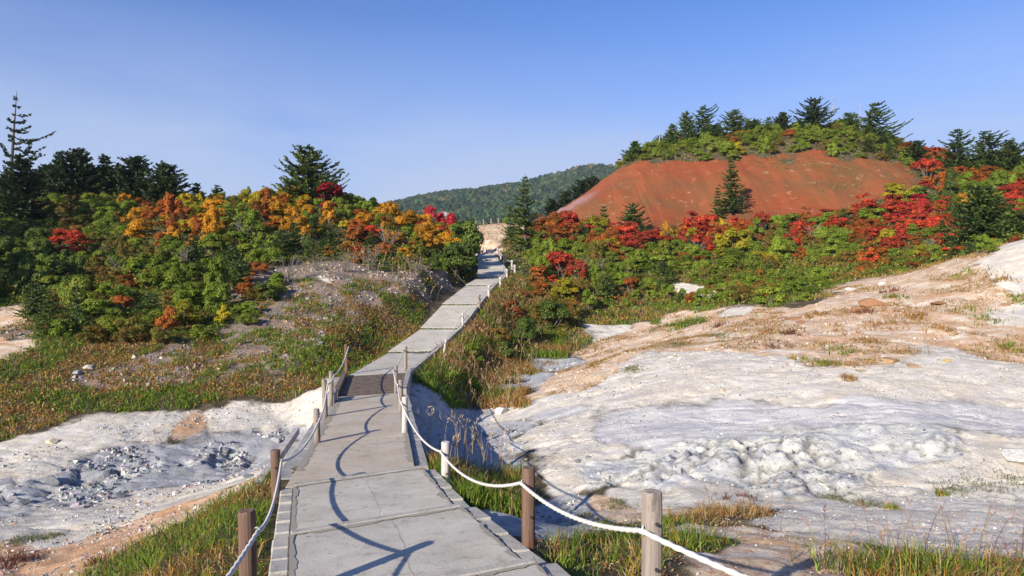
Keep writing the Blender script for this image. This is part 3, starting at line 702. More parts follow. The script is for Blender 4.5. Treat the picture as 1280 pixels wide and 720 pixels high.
anchors = {}
for side, lst, sg in (("left", PL, 1), ("right", PR, -1)):
    anc = []
    for i, (px, pt, pb, Y, dia, lean, wood, lab) in enumerate(lst):
        b = P(px + lean * (pb - pt) * .5, pb, Y); h = (pb - pt) / F * Y
        if Y > 24: b[2] = max(b[2], float(ground_z(b[0], b[1])) - .06)
        root = empty("rope_post", tuple(b)); root.rotation_euler = (random.uniform(-.015, .015), -lean, random.uniform(0, 6.28) * 0)
        if lab is None: lab = "small pale post in the rope fence along the upper climbing path"
        tag(root, lab, "post", GRP_L if side == "left" else GRP_R)
        me = post_mesh(h, dia / 2, 40 + i + (100 if sg < 0 else 0), 16 if Y < 15 else 10); me.materials.append(M[wood])
        link("post_body", me, root)
        ad = .135 if i < 3 else .1
        if side == "right" and i == 0: ad = .20
        if side == "right" and i in (1, 2): ad = .12
        if Y < 12:
            for bz in ((h - .16, h - .40) if side == "right" else (h - .2,)):
                o = link("bolt", BOLT, root, (random.uniform(.0, .02), -dia / 2 * .98, bz))
        nrm_ = Vector((-.75, -.45, 0)).normalized() if sg < 0 else Vector((.92, -.15, 0)).normalized()
        lp = link("rope_loop", torus_mesh(.024, .006, 12, 5), root, tuple(nrm_ * (dia / 2 + .004) + Vector((0, 0, h - ad))))
        lp.rotation_euler = (R(90), 0, R(70 if sg < 0 else 20))
        Rm = root.rotation_euler.to_matrix()
        anc.append(np.array(Vector(b) + Rm @ Vector(nrm_ * (dia / 2 + .018) + Vector((0, 0, h - ad)))))
    anchors[side] = anc
aL = [np.array([-1.30, 1.2, -1.28])] + anchors["left"]
pts = np.concatenate([sag(a, b, s_) for a, b, s_ in zip(aL[:-1], aL[1:], [.14, .17, .16, .11, .05, .14])])
o = rope_tube(pts, .0140); tag(o, "white rope sagging between the posts on the left side of the path", "rope")
aR = [np.array([2.35, 1.2, -1.08])] + anchors["right"]
sg_ = [.10, .09, .17, .16, .08, .08, .10, .25, .12, .12] + [.12] * 12
pts = np.concatenate([sag(a, b, s_) for a, b, s_ in zip(aR[:-1], aR[1:], sg_)])
o = rope_tube(pts, .0145); tag(o, "long white rope strung through the posts on the right side of the path", "rope")
# far posts: head of the path and the fence on the tan rise
for px, pt, pb, Y in ((597.5, 306.5, 316, 61.5), (599.5, 309, 316, 62), (603.5, 308.5, 316, 62.5), (608, 309, 316, 63)):
    b = P(px, pb, Y); me = post_mesh((pb - pt) / F * Y, .07, int(px), 8); me.materials.append(M['wood_pale'])
    tag(link("fence_post", me, None, tuple(b)), "short pale post in the row closing off the head of the path", "post", "pale posts at the head of the path")
for px in (578, 586, 595, 604.5, 614, 623):
    q = P(px, 279, 79.0 + .02 * (px - 600)); me = post_mesh(.78, .07, int(px), 8); me.materials.append(M['wood_grey'])
    tag(link("fence_post", me, None, (q[0], q[1], ground_z(q[0], q[1]) - .05)), "small pale fence post on top of the tan rise below the forested mountain", "post", "fence posts on the tan rise")
#--PART3--

# ------------------------------------------------------------------ foliage materials
def leaf_material(name, stops, trans=.35, rough=.55, rand=.22):
    """colour of each leaf from its own tint; a small shift from plant to plant"""
    s = NT(name)
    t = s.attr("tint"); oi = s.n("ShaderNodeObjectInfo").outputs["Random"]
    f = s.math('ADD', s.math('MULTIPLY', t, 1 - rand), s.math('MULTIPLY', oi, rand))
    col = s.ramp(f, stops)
    oi2 = s.math('FRACT', s.math('MULTIPLY', oi, 7.31))
    v = s.math('ADD', s.math('MULTIPLY', oi2, .5), .75)
    col = s.hsv(col, .5, 1.0, v)
    b = s.n("ShaderNodeBsdfPrincipled"); s.set(b, "Base Color", col); s.set(b, "Roughness", rough); s.set(b, "Specular IOR Level", .25)
    tr = s.n("ShaderNodeBsdfTranslucent"); s.set(tr, 0, s.hsv(col, .5, 1.1, 1.2))
    mx = s.n("ShaderNodeMixShader"); s.set(mx, 0, trans); s.t.links.new(b.outputs[0], mx.inputs[1]); s.t.links.new(tr.outputs[0], mx.inputs[2])
    s.t.links.new(mx.outputs[0], s.out.inputs[0]); return s.m
def col_material(name, trans=.3, rough=.6):
    s = NT(name); c = s.attr("col", True)
    b = s.n("ShaderNodeBsdfPrincipled"); s.set(b, "Base Color", c); s.set(b, "Roughness", rough); s.set(b, "Specular IOR Level", .2)
    if trans:
        tr = s.n("ShaderNodeBsdfTranslucent"); s.set(tr, 0, c)
        mx = s.n("ShaderNodeMixShader"); s.set(mx, 0, trans); s.t.links.new(b.outputs[0], mx.inputs[1]); s.t.links.new(tr.outputs[0], mx.inputs[2])
        s.t.links.new(mx.outputs[0], s.out.inputs[0])
    else: s.t.links.new(b.outputs[0], s.out.inputs[0])
    return s.m
M['leaf_green'] = leaf_material("green_leaves", [(0, (.080, .125, .012)), (.45, (.155, .22, .018)), (.8, (.22, .27, .028)), (1, (.36, .31, .04))], .30)
M['leaf_fresh'] = leaf_material("fresh_leaves", [(0, (.07, .115, .012)), (.5, (.15, .205, .020)), (.85, (.23, .25, .03)), (1, (.30, .20, .03))], .3)
M['leaf_dark'] = leaf_material("dark_green_leaves", [(0, (.035, .060, .010)), (.5, (.075, .115, .016)), (1, (.13, .16, .026))], .25)
M['leaf_olive'] = leaf_material("turning_leaves", [(0, (.080, .105, .016)), (.4, (.15, .15, .024)), (.72, (.24, .13, .028)), (1, (.36, .12, .03))])
M['leaf_orange'] = leaf_material("orange_leaves", [(0, (.10, .12, .015)), (.22, (.30, .18, .015)), (.5, (.50, .22, .012)), (.75, (.62, .34, .025)), (1, (.42, .13, .02))], .33)
M['leaf_yellow'] = leaf_material("yellow_leaves", [(0, (.12, .16, .015)), (.35, (.25, .25, .018)), (.65, (.42, .32, .02)), (1, (.60, .40, .025))])
M['leaf_rust'] = leaf_material("rust_leaves", [(0, (.085, .09, .016)), (.25, (.22, .09, .018)), (.55, (.36, .105, .020)), (1, (.50, .16, .025))])
M['leaf_red'] = leaf_material("red_leaves", [(0, (.075, .075, .016)), (.2, (.22, .045, .02)), (.45, (.42, .045, .025)), (.8, (.62, .09, .03)), (1, (.70, .22, .035))], .33)
M['leaf_crimson'] = leaf_material("crimson_leaves", [(0, (.26, .012, .022)), (.5, (.46, .03, .045)), (1, (.60, .06, .06))])
M['needle'] = leaf_material("fir_needles", [(0, (.032, .060, .014)), (.5, (.070, .115, .024)), (1, (.15, .19, .045))], .25, .5, .25)
M['needle_blue'] = leaf_material("dark_fir_needles", [(0, (.014, .028, .012)), (.5, (.030, .054, .020)), (1, (.070, .098, .032))], .15, .5, .25)
M['bark'] = plain("grey_bark", (.10, .085, .075), .85, 0, 9)
M['bark_pale'] = plain("bleached_bark", (.36, .33, .30), .85, 0, 9)
M['stem'] = plain("shrub_stems", (.20, .17, .14), .85, 0, 9)

# ------------------------------------------------------------------ plant meshes
class Buf:
    def __init__(s): s.V = []; s.Q = []; s.T = []; s.tint = []; s.n = 0
    def quads(s, a, b, c, d, tint):
        n_ = len(a); V = np.stack([a, b, c, d], 1).reshape(-1, 3)
        s.V.append(V); s.Q.append(np.arange(n_ * 4).reshape(n_, 4) + s.n); s.tint.append(np.repeat(tint, 4)); s.n += n_ * 4
    def tube(s, pts, radii, k=5):
        pts = np.asarray(pts, float); radii = np.asarray(radii, float)
        T = np.gradient(pts, axis=0); T /= np.linalg.norm(T, axis=1, keepdims=True) + 1e-9
        ref = np.array([.3, .1, 1.0]) if abs(T[0, 2]) < .8 else np.array([1.0, .2, 0])
        N1 = np.cross(T, ref); N1 /= np.linalg.norm(N1, axis=1, keepdims=True) + 1e-9; N2 = np.cross(N1, T)
        th = np.linspace(0, 2 * np.pi, k, endpoint=False)
        V = pts[:, None] + radii[:, None, None] * (np.cos(th)[None, :, None] * N1[:, None] + np.sin(th)[None, :, None] * N2[:, None])
        m_ = len(pts); s.V.append(V.reshape(-1, 3)); i = np.arange(m_ - 1)[:, None] * k; j = np.arange(k)[None]; j2 = (j + 1) % k
        s.Q.append(np.stack([i + j, i + j2, i + k + j2, i + k + j], -1).reshape(-1, 4) + s.n); s.tint.append(np.full(m_ * k, .5)); s.n += m_ * k
    def mesh(s, name, mat, smooth=False):
        return np_mesh(name, np.concatenate(s.V), [np.concatenate(s.Q)], mat, tint=np.concatenate(s.tint), smooth=smooth)
def rot_frames(r, n_):
    v = r.normal(size=(n_, 3)); return v / np.linalg.norm(v, axis=1, keepdims=True)
def shrub_meshes(seed, H=1.0, Rr=.75, n_leaf=4200, leaf=.05, lobes=16, flat=.55, stems=7, layered=False, hollow=.55):
    r = np.random.default_rng(seed)
    leaves, wood = Buf(), Buf()
    cs, rs = [], []
    for i in range(lobes):
        a = r.uniform(0, 2 * np.pi); q = math.sqrt(r.uniform(0, 1)) * .72; h = r.uniform(.16, .98) * (1 - .5 * q * q)
        cs.append((math.cos(a) * q * Rr, math.sin(a) * q * Rr, h * H)); rs.append(r.uniform(.16, .36) * Rr)
    cs = np.array(cs); rs = np.array(rs)
    li = r.choice(lobes, n_leaf, p=rs ** 2 / (rs ** 2).sum())
    d = rot_frames(r, n_leaf); d[:, 2] = np.where(d[:, 2] < -.35, -d[:, 2], d[:, 2])
    rad = rs[li] * (hollow + (1 - hollow) * r.random(n_leaf) ** .5) * (1 + .22 * r.normal(size=n_leaf))
    sq = np.array([1, 1, .60 if layered else .78])
    ctr = cs[li] + d * rad[:, None] * sq
    ctr[:, 2] = np.maximum(ctr[:, 2], .03)
    nrm = d * .85 + rot_frames(r, n_leaf) * .5 + np.array([0, 0, flat * .7]); nrm /= np.linalg.norm(nrm, axis=1, keepdims=True)
    u = np.cross(nrm, rot_frames(r, n_leaf)); u /= np.linalg.norm(u, axis=1, keepdims=True) + 1e-9
    v = np.cross(nrm, u)
    L = leaf * r.uniform(.6, 1.35, n_leaf)[:, None]; w = L * .55
    lobe_t = r.random(lobes)
    tint = np.clip(.55 * r.random(n_leaf) + .5 * lobe_t[li] + r.normal(0, .08, n_leaf) - .03, 0, 1)
    leaves.quads(ctr - u * L, ctr - v * w + nrm * L * .15, ctr + u * L, ctr + v * w + nrm * L * .15, tint)
    for i in range(stems):
        c = cs[r.integers(lobes)]; b = np.array([r.normal(0, .10), r.normal(0, .10), -.1]) * Rr
        mid = (b + c) / 2 + np.array([r.normal(0, .08), r.normal(0, .08), -.05])
        t = np.linspace(0, 1, 6)[:, None]; pts = (1 - t) ** 2 * b + 2 * t * (1 - t) * mid + t * t * c * 1.02
        wood.tube(pts, np.linspace(.022, .006, 6) * H, 4)
        for q in range(2):
            p0 = pts[3]; p1 = p0 + r.normal(0, .16, 3) * Rr + np.array([0, 0, .15]) * H
            wood.tube([p0, (p0 + p1) / 2 + r.normal(0, .02, 3), p1], [.010 * H, .007 * H, .003 * H], 3)
    return leaves.mesh("foliage", None), wood.mesh("stems", M['stem'])
def conifer_meshes(seed, H=6.0, Rr=1.6, start=.12, whorls=20, per=6, asym=0.0, asym_dir=0.0, power=.85, twig=.30, tw=.085, gap=0.0, lean=0.0, droop=.15, shape='cone', bare_top=0.0, dens=1.35, up=.22, bark='bark'):
    """a trunk, curved limbs in whorls and many flat needle sprays along them"""
    r = np.random.default_rng(seed); need, wood = Buf(), Buf()
    zt = np.linspace(-.4, H, 14); wob = np.cumsum(r.normal(0, .012 * H / 6, 14))
    tx = lean * math.cos(asym_dir) * (np.clip(zt, 0, None) / H) ** 1.6 * H + wob; ty = lean * math.sin(asym_dir) * (np.clip(zt, 0, None) / H) ** 1.6 * H
    wood.tube(np.c_[tx, ty, zt], np.interp(zt, [-.4, H], [H * .020 + .02, .012]), 7)
    for w in range(whorls):
        f = start + (1 - start) * (w + r.uniform(-.3, .3)) / whorls
        f = min(max(f, start), .985)
        z0 = f * H; g = 1 - (f - start) / (1 - start)
        if shape == 'cone': L0 = Rr * (g ** power) * 1.0 + .10
        elif shape == 'round': L0 = Rr * math.sqrt(max(0.03, 1 - (1 - g - .18) ** 2 / .70)) if g < .85 else Rr * .9
        else: L0 = Rr * (.35 + .65 * g ** power)
        if f > 1 - bare_top: L0 *= .35
        m_ = max(3, int(per * (0.7 + .5 * g)))
        a0 = r.uniform(0, 6.28)
        for b in range(m_):
            if r.random() < gap: continue
            a = a0 + 2 * math.pi * b / m_ + r.normal(0, .25)
            L = L0 * r.uniform(.50, 1.22) * (1 + asym * math.cos(a - asym_dir))
            if L < .12: continue
            n_ = max(4, int(L / .22)); t = np.linspace(0, 1, n_)
            rise = (-droop * (1 - f * .9) + up * f + r.normal(0, .10)) * L
            x0, y0 = np.interp(z0, zt, tx), np.interp(z0, zt, ty)
            bend = r.normal(0, .12)
            ca, sa = np.cos(a + bend * t), np.sin(a + bend * t)
            pts = np.c_[x0 + ca * L * t, y0 + sa * L * t, z0 + rise * t + .13 * L * (t ** 2.4) - .10 * L * np.sin(t * np.pi) + r.normal(0, .012, n_) * L]
            wood.tube(pts, np.linspace(.012 * H / 6 + .008 * L, .004, n_), 4)
            dead = f > 1 - bare_top and r.random() < .8
            if dead: continue
            k = max(5, int(L / .075 * dens))
            tt = np.clip(.12 + .88 * (np.arange(k) + r.uniform(-.4, .4, k)) / k, .05, 1)
            c = np.stack([np.interp(tt, t, pts[:, i]) for i in range(3)], 1)
            axd = np.stack([np.interp(np.clip(tt + .08, 0, 1), t, pts[:, i]) - np.interp(np.clip(tt - .08, 0, 1), t, pts[:, i]) for i in range(3)], 1)
            axd /= np.linalg.norm(axd, axis=1, keepdims=True) + 1e-9
            side = np.cross(axd, [0, 0, 1.0]); side /= np.linalg.norm(side, axis=1, keepdims=True) + 1e-9
            for sgn in (-1, 1):
                ln = (twig * (1.05 - .55 * tt) * r.uniform(.6, 1.25, k) * min(1, .5 + L * .6))[:, None]
                dr = axd * r.uniform(.45, .95, k)[:, None] + side * sgn * r.uniform(.5, 1.0, k)[:, None] + np.c_[np.zeros(k), np.zeros(k), r.normal(.02, .28, k)]
                dr /= np.linalg.norm(dr, axis=1, keepdims=True)
                nn = np.cross(dr, side * sgn + r.normal(0, .5, (k, 3))); nn /= np.linalg.norm(nn, axis=1, keepdims=True) + 1e-9
                wv = np.cross(dr, nn) ; wv /= np.linalg.norm(wv, axis=1, keepdims=True) + 1e-9
                ww = (tw * r.uniform(.6, 1.2, k))[:, None]
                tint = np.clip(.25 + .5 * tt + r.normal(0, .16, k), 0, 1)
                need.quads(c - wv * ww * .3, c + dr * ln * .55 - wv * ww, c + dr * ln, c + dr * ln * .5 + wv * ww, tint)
    return need.mesh("needles", None), wood.mesh("trunk", M[bark], True)

_mat_cache = {}
def with_mat(me, mat):
    k = (me.name, mat)
    if k not in _mat_cache:
        c = me.copy(); c.materials.clear(); c.materials.append(M[mat]); _mat_cache[k] = c
    return _mat_cache[k]
def plant(name, crown, wood, mat, loc, scale, rz, label, cat, group=None, crown_name="foliage", wood_name="stems"):
    root = empty(name, tuple(loc), rz); root.scale = scale if isinstance(scale, tuple) else (scale,) * 3
    tag(root, label, cat, group)
    link(crown_name, with_mat(crown, mat), root)
    if wood is not None: link(wood_name, wood, root)
    return root

# ------------------------------------------------------------------ trees that can be told apart
def seat(px, py, Y):
    b = P(px, py, Y); return np.array([b[0], Y, float(ground_z(b[0], Y)) - .1])
def tree(px, top, Y, width, seed, label, mat='needle', name="fir_tree", cat="tree", group=None, **kw):
    """px, top and width in the picture give the height and the spread of the crown at depth Y"""
    b = seat(px, 300, Y); H = (360 - top) / F * Y - b[2]; Rr = width / F * Y / 2
    n_, w_ = conifer_meshes(seed, H=H, Rr=Rr, **kw)
    root = empty(name, tuple(b)); tag(root, label, cat, group)
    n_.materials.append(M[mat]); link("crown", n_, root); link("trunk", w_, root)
    return root
WIND = 0.15
LG, RG = "dark firs on the skyline at the left", "firs along the ridge above the red dome"
tree(12, 114, 44, 66, 1, "tall sparse wind-flagged conifer rising at the left edge above the dark firs", 'needle_blue', name="conifer_tree", asym=.75, asym_dir=.1, whorls=13, per=5, gap=.25, power=.7, start=.25, lean=.05, dens=.9, droop=.05, tw=.10)
tree(28, 196, 42, 74, 2, "dark spreading fir under the sparse flagged conifer at the left edge", 'needle_blue', group=LG, whorls=25, per=7, up=.04, twig=.34, power=.6, start=.1)
tree(74, 188, 50, 44, 3, "small dark fir in the skyline row next to the flagged conifer", 'needle_blue', group=LG, whorls=25, per=7, up=.04, twig=.34, power=.8)
tree(97, 185, 51, 56, 4, "broad dark fir with a rounded top, second in the left skyline row", 'needle_blue', group=LG, whorls=25, per=8, up=.04, twig=.34, shape='round')
tree(131, 193, 52, 44, 5, "pointed dark fir in the middle of the left skyline row", 'needle_blue', group=LG, whorls=25, per=8, up=.04, twig=.34, power=.7)
tree(168, 195, 52, 58, 6, "wide dark fir with twin-looking top in the left skyline row", 'needle_blue', group=LG, whorls=25, per=8, up=.04, twig=.34, shape='round')
tree(206, 204, 51, 60, 7, "dense rounded fir at the right of the left skyline row", 'needle_blue', group=LG, whorls=25, per=9, up=.04, twig=.34, shape='round')
tree(150, 205, 55, 50, 71, "shaded dark fir filling the gap behind the left skyline row", 'needle_blue', group=LG, whorls=25, per=8, up=.04, twig=.34, power=.6)
tree(115, 206, 56, 50, 72, "half-hidden dark fir behind the pointed fir at the left", 'needle_blue', group=LG, whorls=25, per=8, up=.04, twig=.34, power=.6)
tree(60, 205, 55, 60, 73, "low dark fir behind the small skyline fir at the left", 'needle_blue', group=LG, whorls=25, per=8, up=.04, twig=.34, power=.6)
tree(246, 228, 56, 30, 8, "little dark fir beyond the end of the left skyline row", 'needle_blue', group=LG, whorls=13, per=7)
tree(272, 231, 57, 26, 9, "tiny dark fir tip next to the yellow shrubs on the skyline", 'needle_blue', group=LG, whorls=12, per=7)
tree(385, 182, 50, 104, 10, "broad spreading fir standing alone on the crest among the orange shrubs", 'needle', whorls=17, per=8, power=.62, start=.15, dens=1.15, twig=.36, tw=.09, droop=.02, up=.12)
tree(656, 217, 56, 50, 11, "slim spruce standing right of the path in front of the forested mountain", 'needle', whorls=20, per=7, power=.8, start=.05)
tree(914, 196, 72, 40, 12, "slender fir standing in front of the red dome", 'needle', whorls=20, per=7, power=.75, start=.08)
tree(790, 254, 66, 52, 13, "low bushy fir below the left part of the red dome", 'needle', whorls=13, per=8, power=.5, start=.05)
tree(755, 256, 68, 22, 14, "narrow young fir at the foot of the red dome", 'needle', whorls=12, per=6)
tree(897, 232, 71, 22, 15, "short fir leaning against the slender fir before the red dome", 'needle', whorls=11, per=6)
tree(1228, 232, 43, 100, 16, "large bright green fir bush on the slope at the right edge", 'needle', whorls=17, per=10, power=.55, start=.02, dens=1.2, twig=.34, tw=.09)
tree(1268, 262, 41, 60, 17, "low fir bush at the right edge beside the bare white slope", 'needle', whorls=12, per=9, power=.5, start=.02)
for px, top, w, sd, lab in ((726, 224, 34, 20, "dark fir behind the left shoulder of the red dome, tallest of the group"), (741, 221, 34, 21, "fir behind the dome's left shoulder next to the tallest"),
                           (707, 238, 26, 22, "small fir lowest behind the dome's left shoulder"), (757, 226, 30, 23, "fir just peeping over the dome's left edge"), (690, 248, 24, 24, "little fir near the slim spruce, behind the dome's toe")):
    tree(px, top, 101, w, sd, lab, 'needle_blue', group="firs behind the shoulder of the red dome", whorls=13, per=7, power=.6, tw=.10, twig=.4)
for px, top, Y, w, sd, lab, kw in (
    (793, 176, 93, 34, 30, "dark fir at the left end of the dome's crest", dict(power=.7)),
    (840, 154, 94, 30, 31, "short fir at the left of the crest trees", dict(power=.8)),
    (858, 139, 95, 44, 32, "layered dark fir left of the tallest crest pair", dict(power=.6, gap=.18)),
    (876, 132, 96, 62, 33, "open wind-bent fir at the left of the crest, highest of that pair", dict(power=.55, gap=.28, asym=.35, lean=.06)),
    (893, 158, 97, 40, 39, "low fir filling in behind the wind-bent crest fir", dict(power=.6)),
    (917, 136, 96, 56, 34, "broad grey-green fir on the crest near the middle", dict(power=.6, gap=.1)),
    (943, 150, 98, 34, 35, "pale rounded fir on the crest behind the broad one", dict(shape='round')),
    (978, 140, 97, 44, 36, "fir with a pale pointed top left of the dense crest fir", dict(power=.7)),
    (960, 158, 98, 36, 40, "low fir between the pale rounded and the pointed crest firs", dict(power=.6)),
    (1018, 123, 95, 66, 37, "dense dark fir with a bent tip on the right half of the crest", dict(power=.5, start=.2, gap=.1)),
    (1060, 140, 97, 42, 38, "fir right of the bare leaning trunk on the crest", dict(power=.7)),
    (1088, 127, 94, 64, 41, "wide flagged fir with branches streaming right at the end of the crest", dict(power=.6, asym=.4, lean=.14, gap=.12, dens=1.4)),
    (1114, 169, 92, 26, 42, "small dark fir at the right end of the crest", dict(power=.7)),
    (1145, 175, 84, 40, 43, "small isolated fir in the dip right of the dome", dict(power=.5, gap=.25, start=.3)),
    (1196, 160, 80, 64, 44, "large layered fir on the skyline at the right", dict(power=.5, gap=.08)),
    (1228, 162, 81, 74, 45, "wind-flagged fir with arms reaching right on the right skyline", dict(power=.55, asym=.4, lean=.10, gap=.12, dens=1.3)),
    (1170, 196, 83, 36, 46, "low fir scrub between the isolated fir and the layered fir", dict(power=.5)),
    (1263, 174, 78, 52, 47, "fir at the right edge of the skyline with a reddish shrub beside it", dict(power=.55)),
    (1290, 196, 78, 50, 48, "fir cut off by the right edge of the picture", dict(power=.55))):
    k = dict(whorls=19, per=7, tw=.095, twig=.34, asym_dir=WIND, dens=1.1, up=.10); k.update(kw)
    tree(px, top, Y, w, sd, lab, 'needle', group=RG, **k)
for j, (x, y, h_) in enumerate(((-27, 21, 8.5), (-31, 24, 10), (-35, 28, 9), (-28, 27, 8), (-38, 22, 10), (-33, 33, 8.5))):
    n_, w_ = conifer_meshes(80 + j, H=h_, Rr=2.2, whorls=16, per=8, power=.6, tw=.12, twig=.42, start=.04)
    root = empty("fir_tree", (x, y, float(ground_z(x, y)) - .1)); tag(root, "dark fir of the stand outside the left edge whose shade falls in the hollow", "tree", "firs standing outside the left edge")
    n_.materials.append(M['needle_blue']); link("crown", n_, root); link("trunk", w_, root)
def dead_tree(px, top, Y, seed, label, lean=0.0, n=9, spread=.5):
    r = np.random.default_rng(seed); b = seat(px, 300, Y); H = (360 - top) / F * Y - b[2]
    tr = Buf(); brs = []; z = np.linspace(-.3, H, 10)
    x = lean * (np.clip(z, 0, None) / H) ** 1.4 * H + np.cumsum(r.normal(0, .02, 10)); y = np.cumsum(r.normal(0, .02, 10))
    tr.tube(np.c_[x, y, z], np.linspace(.085, .022, 10), 6)
    for i in range(n):
        f = r.uniform(.35, .98); a = r.uniform(0, 6.28); L = spread * r.uniform(.4, 1.2) * (1.25 - f) * 2; p0 = np.array([np.interp(f * H, z, x), np.interp(f * H, z, y), f * H])
        p1 = p0 + np.array([math.cos(a), math.sin(a) * .7, .35]) * L; pm = (p0 + p1) / 2 + r.normal(0, .08, 3) - [0, 0, .08]
        br = Buf(); brs.append(br); br.tube([p0, pm, p1], [.028, .02, .010], 4)
        br.tube([pm, pm + r.normal(0, .25, 3) + [0, 0, .15]], [.014, .008], 3)
    root = empty("dead_tree", tuple(b)); tag(root, label, "tree"); link("trunk", tr.mesh("trunk", M['bark_pale'], True), root)
    for br in brs: link("branch", br.mesh("branch", M['bark_pale'], True), root)

dead_tree(797, 163, 93, 1, "bare dead top standing behind the fir at the left end of the crest", n=8, spread=.45)
dead_tree(824.5, 155, 94, 2, "thin dead pole without branches on the crest of the dome", n=2, spread=.1)
dead_tree(1036, 121, 96, 3, "pale bare trunk leaning right between the crest firs", lean=.18, n=12, spread=.7)
dead_tree(1075, 124, 97, 4, "bare twiggy top behind the flagged crest fir", n=10, spread=.5)

# ------------------------------------------------------------------ shrubs
protos = {}
for i in range(4): protos['leafy', i] = shrub_meshes(200 + i)
for i in range(4): protos['maple', i] = shrub_meshes(220 + i, lobes=17, n_leaf=3600, layered=True, flat=.9, leaf=.05, hollow=.3)
for i in range(3): protos['scrub', i] = shrub_meshes(240 + i, H=.8, lobes=18, n_leaf=4000, leaf=.04, stems=11)
for i in range(4): protos['fir', i] = conifer_meshes(260 + i, H=2.0, Rr=.85, start=.03, whorls=11, per=8, power=.6, twig=.26, tw=.06, dens=1.0)
ANCH = """d 20,240|60,232|30,280|70,310|30,330|60,352|90,330|110,290|10,300|440,320|470,312|490,320|520,322|550,312|560,322|580,320|535,315|500,325|1180,240|1200,252|860,340|390,335|345,340|1170,235
f 60,270|40,370|20,350|270,320|290,332|350,300|370,287|380,302|395,290|445,287|470,292|310,300|1215,270|640,305|660,300|1250,260|250,310|420,320|1190,290|830,345
m 90,265|110,275|140,332|120,342|100,410|170,402|640,372|650,392|690,372|700,397|930,347|960,302|930,362|960,367|1010,295|960,185|130,400|210,350|600,420|625,440|560,335|1110,330|1070,335|1130,325|670,400|1060,330|740,345|160,300|880,345|70,420
y 915,302|900,300|930,305|1130,242|240,262|690,355|750,280|1100,285|848,287|320,252
r 85,292|100,290|455,297|795,290|690,332|700,322|702,340|720,276|735,272|760,268|870,290|860,284|880,296|930,278|960,245|975,250|1000,290|1010,280|990,275|1040,265|1050,250|1030,245|1080,270|1100,280|1120,292|1130,270|1090,300|1110,242|1120,250|1150,265|1160,282|1190,280|1170,292|1140,210|1150,222|1130,225|1260,238|1275,240|1060,275|1110,265|1145,290|790,265|940,290|1020,270|1070,250|1095,255|1185,262
c 412,240|550,270|565,273|585,281|575,276|1150,255|1080,262|1045,255|770,270
o 180,270|200,267|240,276|260,286|220,272|340,258|360,250|380,256|400,250|352,263|390,263|410,276|430,270|440,281|480,281|500,270|510,274|520,286|540,277|550,289|530,272|490,290|840,286|830,280|1220,256|460,275|370,262|325,262|270,262|570,292|535,285
e 190,266|205,260|335,262|465,272|470,285|575,335|700,287|690,287|920,291|1090,312|1190,226|1210,226|1245,222|650,352|660,347|480,300|440,300|1000,260|1075,290|940,275|1085,240|1140,300|870,300|680,345|1000,300|760,285|1060,262|1165,270
g 905,188|920,188|1010,182|1030,184|890,182|1070,182|960,182|120,262|140,275|300,250|130,312|160,332|200,312|230,302|270,300|290,250|310,262|330,282|300,300|320,312|420,256|430,250|450,262|360,312|340,330|380,320|400,320|420,306|100,380|130,402|150,380|180,372|220,352|250,345|280,345|310,342|120,420|90,430|650,300|670,302|690,320|660,330|700,302|710,312|750,322|780,320|800,332|830,312|850,330|880,320|900,332|930,320|950,330|980,320|1040,287|1060,302|1030,300|1110,225|1150,232|1230,215|1260,220|1250,235|1240,270|840,192|900,190|940,175|1000,172|1050,180|1100,190|1080,185|870,183|700,352|760,350|820,350|870,352|990,362|1010,367|900,360|730,320|975,280|1200,235|950,265|1020,310|740,335|800,350|780,365|850,310|1110,300|1160,310"""
ac, ap = [], []
for ln in ANCH.split("\n"):
    k, rest = ln.strip().split(" ", 1)
    for q in rest.split("|"): a, b = q.split(","); ac.append(k); ap.append((float(a), float(b)))
ap = np.array(ap)
LOWX = [-400, 0, 60, 90, 130, 200, 250, 340, 355, 400, 440, 480, 520, 560, 590, 596]
LOWY = [430, 410, 455, 490, 485, 455, 432, 398, 350, 338, 338, 336, 345, 352, 356, 348]
RLX = [590, 620, 645, 660, 700, 730, 760, 800, 900, 960, 1005, 1030, 1080, 1140, 1180, 1230, 1280, 1800]
RLY = [440, 440, 425, 430, 425, 396, 404, 382, 386, 390, 384, 362, 352, 342, 332, 324, 296, 280]
SH = {'g': ('green_shrub', 'leafy', 'leaf_green', "leafy green shrub", 1.0), 'd': ('dark_shrub', 'leafy', 'leaf_dark', "dark green shrub", 1.05), 'f': ('fir_bush', 'fir', 'needle', "low dark fir bush", .9), 'b': ('bright_bush', 'scrub', 'leaf_fresh', "fresh green low bush", 1.0),
      'm': ('turning_shrub', 'scrub', 'leaf_olive', "olive and rust shrub", .9), 'y': ('yellow_shrub', 'leafy', 'leaf_yellow', "yellow-leaved shrub", 1.0), 'o': ('orange_shrub', 'leafy', 'leaf_orange', "bright orange shrub", 1.05),
      'e': ('rust_shrub', 'maple', 'leaf_rust', "rust-orange shrub", 1.0), 'r': ('red_shrub', 'maple', 'leaf_red', "bright red shrub", 1.05), 'c': ('crimson_shrub', 'maple', 'leaf_crimson', "crimson shrub", 1.0)}
GRPN = {v[0]: v[0].replace("_", " ") + ("es" if v[0].endswith("bush") else "s") + " of the hillsides" for v in SH.values()}
rs = np.random.default_rng(99)
placed = 0; counts = {}
